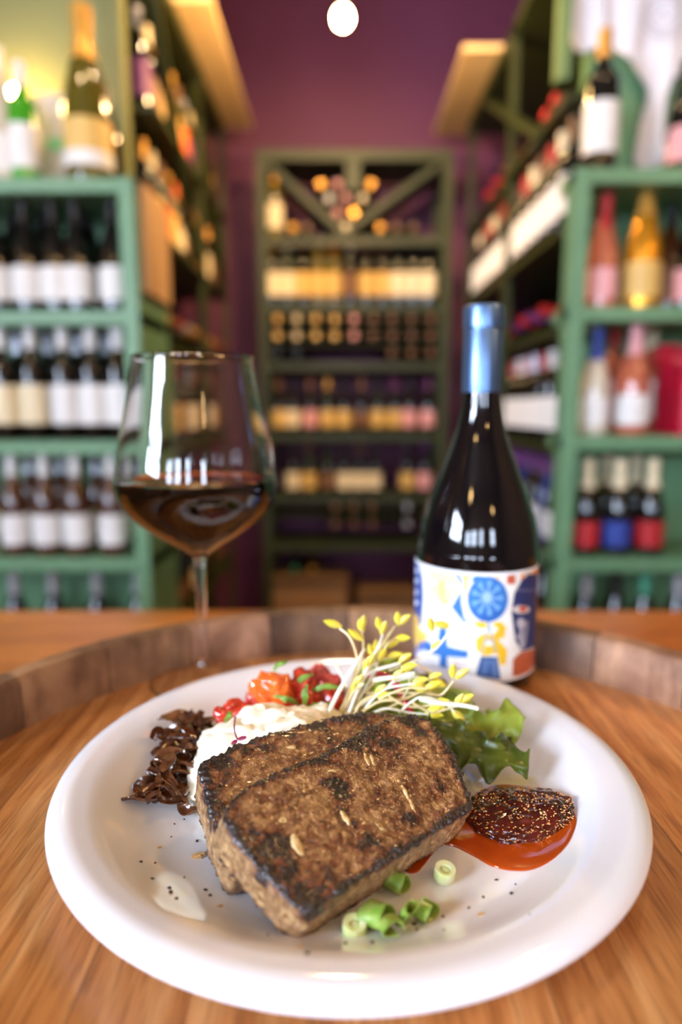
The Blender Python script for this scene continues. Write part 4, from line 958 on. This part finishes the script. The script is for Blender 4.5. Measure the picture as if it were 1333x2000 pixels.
cols3 = [('black', 'cream', 'red', 1146, 1.77, 'dark bottle with cream foil and red label, leftmost on the third right shelf'), ('black', 'cream', 'blue', 1208, 1.77, 'dark bottle with cream foil and blue label in the middle of the third right shelf'), ('black', 'cream', 'red', 1272, 1.77, 'dark bottle with cream foil and red label, right of the blue-labelled one'),
         ('green', 'cream', 'brown', 1182, 1.89, 'dark bottle in the back, between the left red label and the blue label'), ('green', 'cream', 'purple', 1240, 1.89, 'dark bottle with purple label behind the blue-labelled one')]
for g, c, l, px, Y, lab in cols3: stand('champagne', g, c, l, px, Y, RT[3], lab, gr_ % 'third', .80)
row([1140, 1200, 1255, 1320], 1.78, RT[4], 'burgundy', [('black', 'grey', 'white'), ('black', 'black', 'white'), ('black', 'teal', 'white'), ('black', 'grey', 'white')], 'on the lowest right shelf', gr_ % 'lowest', .93)
# red gift bags
bagm = mat('red_gift_bag', (196, 14, 52), .45, c2=(178, 10, 44), scale=10, bump=.2)
for px, Y, hgt, wd, lab in ((1352, 1.76, .225, .075, 'tall crimson gift bag with a bow at the right photo edge'), (1300, 1.87, .24, .06, 'darker red gift bag behind the front bag')):
    x = XR(px, 760, Y); t = empty('gift_bag', (x, Y, RT[2]), lab, 'gift bag', 'red gift bags'); mb = MB(); v = []
    for z, k, kd in ((0, 1, 1), (.12, 1.02, 1), (hgt*.72, .92, .8), (hgt*.82, .45, .5), (hgt, 1.15, .7)):
        n = 24
        for i in range(n):
            a = 2*PI*i/n; sx_ = abs(math.cos(a))**.45*(1 if math.cos(a) > 0 else -1); sy = abs(math.sin(a))**.45*(1 if math.sin(a) > 0 else -1)
            v.append((x+wd/2*k*sx_*(1+.08*math.sin(a*5+z*30)), Y+.035*kd*sy*(1+.1*math.cos(a*7)), RT[2]+z))
    f = [(j*24+i, j*24+(i+1) % 24, (j+1)*24+(i+1) % 24, (j+1)*24+i) for j in range(4) for i in range(24)]+[tuple(range(24))[::-1]]
    mb.add(v, f); child('bag_body', mb, bagm, t)
    bw = MB()
    for s in (-1, 1): bw.tube(catmull([(x, Y-.022, RT[2]+hgt*.80), (x+s*.03, Y-.035, RT[2]+hgt*.93), (x+s*.045, Y-.03, RT[2]+hgt*.80), (x, Y-.022, RT[2]+hgt*.80)], 6), .006, 8)
    child('bow', bw, mat('red_ribbon', (226, 40, 62), .35), t)
# white garment on the right wall
clothm = mat('white_cloth', (228, 226, 232), .8, bump=.2, bscale=60)
ol = [(1118, -70), (1122, 70), (1148, 92), (1176, 86), (1190, 66), (1222, 104), (1272, 158), (1262, 230), (1246, 316), (1298, 318), (1306, 240), (1314, 168), (1350, 132), (1400, 118), (1400, -70)]
pts = catmull([at(x, y, 1.93) for x, y in ol], 4, True); c = sum(pts, Vector())/len(pts)
gx = np.linspace(min(p.x for p in pts), max(p.x for p in pts), 64); gz = np.linspace(min(p.z for p in pts), max(p.z for p in pts), 90)
X_, Z_ = np.meshgrid(gx, gz); ins_ = pip(X_, Z_, [(p.x, p.z) for p in pts])
v = []; f = []; idx = -np.ones(X_.shape, int)
for j in range(90):
    for i in range(64):
        if ins_[j, i]: idx[j, i] = len(v); v.append((X_[j, i], 1.95+.012*math.sin(X_[j, i]*70+1.5*noise.noise(Vector((X_[j, i]*6, 0, Z_[j, i]*4))))+.01*noise.noise(Vector((X_[j, i]*9, 3, Z_[j, i]*7))), Z_[j, i]))
for j in range(89):
    for i in range(63):
        q = (idx[j, i], idx[j, i+1], idx[j+1, i+1], idx[j+1, i])
        if min(q) >= 0: f.append(tuple(int(k) for k in q))
o = obj('white_shirt', MB().add(v, f), clothm, loc=(c.x, 1.95, float(gz[0])))
so_ = o.modifiers.new('thickness', 'SOLIDIFY'); so_.thickness = .006
tag(o, 'white shirt with a faint grey print hanging above the right ledge', 'shirt')
lg = MB(); lc = at(1300, 30, 1.925)
for r in (.05, .036): lg.tube([lc+Vector((r*1.2*math.cos(a), 0, r*math.sin(a))) for a in np.linspace(0, 2*PI, 30)], .0015, 5)
lg.tube([lc+Vector((-.03, 0, -.01)), lc+Vector((-.01, 0, .012)), lc+Vector((.01, 0, -.01)), lc+Vector((.03, 0, .012))], .0015, 5)
child('printed_emblem', lg, mat('print_grey', (150, 146, 160), .6), o)

# ---- back rack
RY = 3.12; RX0, RX1 = -.372, .492
RZ = {k: ZR(y, RY) for k, y in dict(top=292, a=462, b=594, c=708, d=846, e=968, f=1062).items()}
rack = empty('wine_rack', ((RX0+RX1)/2, RY+.15, FLOORZ), 'dark green wine rack standing against the back purple wall', 'wine rack')
for x in (RX0+.02, RX1-.02): child('post', MB().box(x-.022, x+.022, RY, RY+.04, FLOORZ, RZ['top']), GREENR, rack, smooth=False); child('post', MB().box(x-.022, x+.022, RY+.28, RY+.32, FLOORZ, RZ['top']), GREENR, rack, smooth=False)
child('top_rail', MB().box(RX0, RX1, RY-.004, RY+.32, RZ['top']-.045, RZ['top']), GREENR, rack, smooth=False)
for k in 'abcdef': child('shelf_board', MB().box(RX0, RX1, RY+.002, RY+.30, RZ[k]-.034, RZ[k]), GREENR, rack, smooth=False)
xm = XR(668, 380, RY)
child('centre_post', MB().box(XR(676, 300, RY)-.0, XR(705, 300, RY), RY, RY+.03, ZR(370, RY), RZ['top']), GREENR, rack, smooth=False)
for x in (RX0+.04, RX1-.04): child('diagonal_board', MB().bar((x, RY+.15, RZ['top']-.04), (XR(672, 460, RY), RY+.15, RZ['a']+.02), .028, .26, up=(0, 1, 0)), GREENR, rack, smooth=False)
rr = random.Random(4); gb = 'bottles in the back rack, %s'
def brow(pxs, Y, z, specs, kind, where, grp, sc=.96):
    for i, px in enumerate(pxs):
        g, c, l = specs[i % len(specs)]
        stand(kind, g, c, l, px, Y, z, '%s, %s from left %s' % (desc(g, c, l), ORD[i], where), gb % grp, sc)
def lying(px, py, Y, g, c, label, group, sc=.98):
    p = at(px, py, Y); bottle('bordeaux', g, c, None, (p.x, Y+.30, p.z), label, group, LYN, sc)
# top bay
stand('bordeaux', 'yellowgreen', 'gold', 'cream', 537, RY+.06, RZ['a'], 'gold-capped bottle standing in the top left corner of the back rack', gb % 'top bay', .98)
for i, (x, c) in enumerate(((572, 'gold'), (600, 'brown'), (744, 'gold'), (776, 'brown'), (808, 'brown'))):
    lying(x, 443, RY+.01, 'green', c, 'lying bottle with %s cap, %s from left, top shelf of the back rack' % (c, ORD[i]), gb % 'top bay')
k = 0
for r_, (n, y) in enumerate(((1, 440), (2, 414), (3, 386), (4, 358))):
    for i in range(n):
        x = 676+(i-(n-1)/2)*33; c = ['cream', 'pink', 'gold', 'white', 'pink', 'cream', 'gold', 'pink', 'white', 'gold'][k % 10]; k += 1
        lying(x, y, RY+.0, 'green', c, 'lying bottle with %s cap, %s from left, %s row up in V bin' % (c, ORD[i], ORD[r_]), gb % 'V bin')
brow([532, 562, 592, 622, 652, 684, 716, 748, 778, 808, 838], RY+.06, RZ['b'], [('black', 'gold', 'cream'), ('green', 'cream', 'cream'), ('black', 'brown', 'yellow'), ('yellowgreen', 'yellow', 'yellow'), ('yellowgreen', 'orange', 'yellow'), ('black', 'cream', 'brown'), ('black', 'brown', 'yellow'), ('black', 'brown', 'yellow'), ('black', 'black', 'cream'), ('black', 'black', 'cream'), ('black', 'black', 'cream')], 'bordeaux', 'on back rack label row', 'second shelf')
cc_ = ['gold', 'cream', 'gold', 'gold', 'pink', 'brown', 'brown', 'brown', 'brown']
child('divider', MB().box(RX0+.04, RX1-.04, RY+.01, RY+.29, ZR(638, RY)-.003, ZR(638, RY)+.003), GREENR, rack, smooth=False)
child('divider', MB().box(RX0+.04, RX1-.04, RY+.01, RY+.29, ZR(671, RY)-.003, ZR(671, RY)+.003), GREENR, rack, smooth=False)
for r_, y in enumerate((622, 655, 688)):
    for i in range(9):
        if r_ == 2 and 1 < i < 6: continue
        c = cc_[i] if r_ < 2 or i > 5 else 'black'
        lying(542+i*37.5, y, RY+.0, 'green', c, 'lying bottle with %s cap, %s from left, %s row of bottle grid' % (c, ORD[i], ORD[r_]), gb % 'grid')
brow([545, 572, 606, 640, 672, 706, 738, 770, 800, 836], RY+.06, RZ['d'], [('black', 'brown', 'yellow'), ('black', 'black', 'cream'), ('black', 'brown', 'pink'), ('green', 'gold', 'yellow'), ('black', 'black', 'yellow'), ('black', 'brown', 'brown'), ('green', 'black', 'yellow'), ('black', 'purple', 'yellow'), ('black', 'black', 'pink'), ('black', 'purple', 'pink')], 'burgundy', 'on shelf below bottle grid', 'fourth shelf', .85)
brow([572, 604, 640, 672, 702, 732, 796, 830], RY+.06, RZ['e'], [('black', 'black', 'cream'), ('green', 'brown', 'yellow'), ('green', 'black', 'brown'), ('black', 'black', 'cream'), ('black', 'brown', 'cream'), ('black', 'black', 'cream'), ('black', 'black', 'yellow'), ('black', 'purple', 'pink')], 'burgundy', 'on back rack fifth shelf', 'fifth shelf', .85)
for r_, y in enumerate((990, 1024)):
    for i, x in enumerate((656, 692, 728, 762, 796)):
        c = ['brown', 'brown', 'brown', 'black', 'grey'][i]
        lying(x, y, RY+.0, 'green', c, 'lying bottle with %s cap, %s from left, %s row of low grid' % (c, ORD[i], ORD[r_]), gb % 'low grid')
child('divider', MB().box(RX0+.04, RX1-.04, RY+.01, RY+.29, ZR(1007, RY)-.003, ZR(1007, RY)+.003), GREENR, rack, smooth=False)
# cartons on the rack floor
kraft = mat('kraft_card', (150, 112, 72), .7, c2=(140, 104, 66), scale=8)
fz = ZR(1230, RY)
child('shelf_board', MB().box(RX0, RX1, RY+.002, RY+.30, fz-.034, fz), GREENR, rack, smooth=False)
for i, (x0, x1, y0, lab) in enumerate(((530, 680, 1132, 'brown cardboard carton low in the back rack at left'), (700, 815, 1160, 'brown cardboard carton low in the back rack at right'))):
    a, b = XR(x0, 1180, RY), XR(x1, 1180, RY); z1 = ZR(y0, RY)
    t = empty('cardboard_carton', ((a+b)/2, RY+.12, fz), lab, 'carton', 'cartons in the back rack')
    child('carton_body', MB().box(a, b, RY+.03, RY+.25, fz, z1), kraft, t, smooth=False, bevel=.003)
    child('flap', MB().bar((a+.01, RY+.02, z1+.002), (b-.01, RY+.02, z1+.002), .05, .003, up=(0, .3, 1)), kraft, t, smooth=False)
for i, (x, g, c) in enumerate(((575, 'lime', 'teal'), (610, 'yellowgreen', 'gold'))):
    p = at(x, 1124, RY+.02); bottle('bordeaux', 'yellowgreen' if i else 'green', c, None, (p.x, RY+.28, ZR(1132, RY)+.04), 'bottle with %s capsule lying on the left carton' % c, 'bottles lying on the carton', LYN, .8)

# ---- side racks
def side_rack(sx, xf, xb, y0, y1, zs, posts, label, top, ext=None):
    t = empty('wine_rack', ((xf+xb)/2, (y0+y1)/2, FLOORZ), label, 'wine rack'); a, b = min(xf, xb), max(xf, xb)
    for z in zs:
        mb = MB().box(a, b, y0, y1, z-.02, z)
        if ext and z < 1.2: mb.box(a, ext[0], ext[1], y0, z-.02, z)
        child('shelf_board', mb, GREENR, t, smooth=False)
    for y in posts: child('post', MB().box(min(xf, xf+sx*.022), max(xf, xf+sx*.022), y-.02, y+.02, FLOORZ, top), GREENR, t, smooth=False)
    child('back_panel', MB().box(min(xb, xb-sx*.01), max(xb, xb-sx*.01), y0, y1, FLOORZ, top), GREENR, t, smooth=False)
    child('top_board', MB().box(a, b, y0, y1, top-.04, top), GREENR, t, smooth=False)
    return t
zr = lambda v: v+CAMH
LZ = [zr(v) for v in (.86, .52, .20, -.12, -.44, -.72)]
RZs = [zr(v) for v in (.80, .47, .215, -.10, -.40, -.70)]
lr = side_rack(-1, -.53, -.84, 2.06, 3.25, LZ, (2.72, 3.22), 'green wine rack along the left side of the alcove', 1.475)
rr_ = side_rack(1, .575, .91, 2.06, 3.25, RZs, (2.45, 3.2), 'green wine rack along the right side of the alcove', 1.475, ext=(.665, 1.85))
for (ya, yb) in ((2.10, 2.60), (2.64, 3.20)):
    child('diagonal_board', MB().bar((-.541, ya, LZ[0]+.30), (-.541, yb, LZ[1]+.02), .02, .035, up=(1, 0, 0)), GREENR, lr, smooth=False)
child('diagonal_board', MB().bar((.587, 2.08, RZs[0]-.02), (.587, 2.9, RZs[0]+.42), .02, .035, up=(1, 0, 0)), GREENR, rr_, smooth=False)
SN = ['top', 'second', 'third', 'fourth', 'fifth', 'lowest']
def side_row(sx, x, z, y0, n, pitch, kind, specs, shelf, which, sc=.96, seed=0, turn=True):
    for i in range(n):
        g, c, l = specs[i % len(specs)]; Y = y0+i*pitch
        bottle(kind, g, c, l, (x, Y, z), '%s, %s from front, %s %s rack shelf' % (desc(g, c, l), ORD[i], SN[shelf], which), 'bottles in the %s rack, %s shelf' % (which, SN[shelf]), (0, 0, -sx*.85 if turn else 0), sc)
def side_lying(sx, x, z, y0, n, pitch, specs, shelf, which, dz=0, tilt=.12):
    # necks poke out into the aisle
    for i in range(n):
        g, c = specs[i % len(specs)]; Y = y0+i*pitch
        rot = (0, -sx*(PI/2)+sx*tilt, sx*rr.uniform(-.05, .35))
        bottle('bordeaux', g, c, 'white' if i % 2 else 'yellow', (x, Y, z), 'lying %s bottle with %s cap, %s from front, %s %s rack shelf' % (CN[g], c, ORD[i], SN[shelf], which), 'lying bottles in the %s rack, %s shelf' % (which, SN[shelf]), rot, .96)
# left rack
side_row(-1, -.598, LZ[0], 2.14, 11, .098, 'bordeaux', [('black', 'grey', 'purple'), ('black', 'cream', 'brown'), ('yellowgreen', 'gold', 'yellow'), ('green', 'gold', 'orange'), ('yellowgreen', 'gold', 'yellow'), ('black', 'brown', 'orange')], 0, 'left')
side_row(-1, -.598, LZ[1], 2.14, 11, .098, 'bordeaux', [('black', 'gold', 'brown'), ('green', 'cream', 'yellow'), ('black', 'brown', 'orange'), ('yellowgreen', 'gold', 'yellow'), ('black', 'orange', 'cream')], 1, 'left', .9)
side_lying(-1, -.82, LZ[2]+.042, 2.14, 11, .098, [('black', 'gold'), ('green', 'brown'), ('black', 'red'), ('green', 'grey')], 2, 'left')
side_row(-1, -.598, LZ[3], 2.14, 11, .098, 'bordeaux', [('black', 'brown', 'cream'), ('black', 'grey', 'white'), ('green', 'gold', 'yellow'), ('black', 'red', 'brown')], 3, 'left', .9)
side_lying(-1, -.82, LZ[4]+.042, 2.14, 11, .098, [('green', 'gold'), ('black', 'brown'), ('green', 'black')], 4, 'left')
side_row(-1, -.598, LZ[5], 2.14, 10, .105, 'burgundy', [('green', 'brown', 'brown'), ('black', 'gold', 'cream'), ('black', 'black', 'brown')], 5, 'left', .8)
# right rack
side_lying(1, .89, RZs[0]+.042, 2.14, 8, .115, [('black', 'red'), ('green', 'red'), ('black', 'brown')], 0, 'right')
side_row(1, .62, RZs[1], 1.90, 14, .092, 'bordeaux', [('black', 'brown', 'white'), ('black', 'cream', 'white'), ('black', 'red', 'white')], 1, 'right', .95)
side_lying(1, .89, RZs[2]+.042, 2.12, 10, .1, [('black', 'red'), ('black', 'purple'), ('green', 'red')], 2, 'right')
side_row(1, .62, RZs[3], 1.90, 14, .09, 'bordeaux', [('black', 'pink', 'white'), ('black', 'white', 'white'), ('black', 'red', 'white'), ('black', 'grey', 'white')], 3, 'right', .88)
side_row(1, .625, RZs[4], 1.90, 14, .09, 'burgundy', [('black', 'purple', 'white'), ('blue', 'purple', 'grey'), ('black', 'purple', 'white')], 4, 'right', .85)
side_row(1, .625, RZs[5], 1.90, 12, .1, 'burgundy', [('black', 'grey', 'white'), ('black', 'black', 'brown')], 5, 'right', .8)
# pendant lamps over the shop floor behind the camera
for i, (x, y, z) in enumerate(((-.9, -1.2, 1.45), (.5, -.9, 1.5), (1.3, -.3, 1.45), (1.0, -1.8, 1.4), (-1.6, -.2, 1.55))):
    pendant((x, y, z), ['pendant bulb over the shop floor at left, out of view', 'pendant bulb behind the camera, out of view', 'pendant bulb right of the camera, out of view', 'pendant bulb by the shop window, out of view', 'pendant bulb near the left wall, out of view'][i], 'shop pendant lamps', r=.03, power=3)
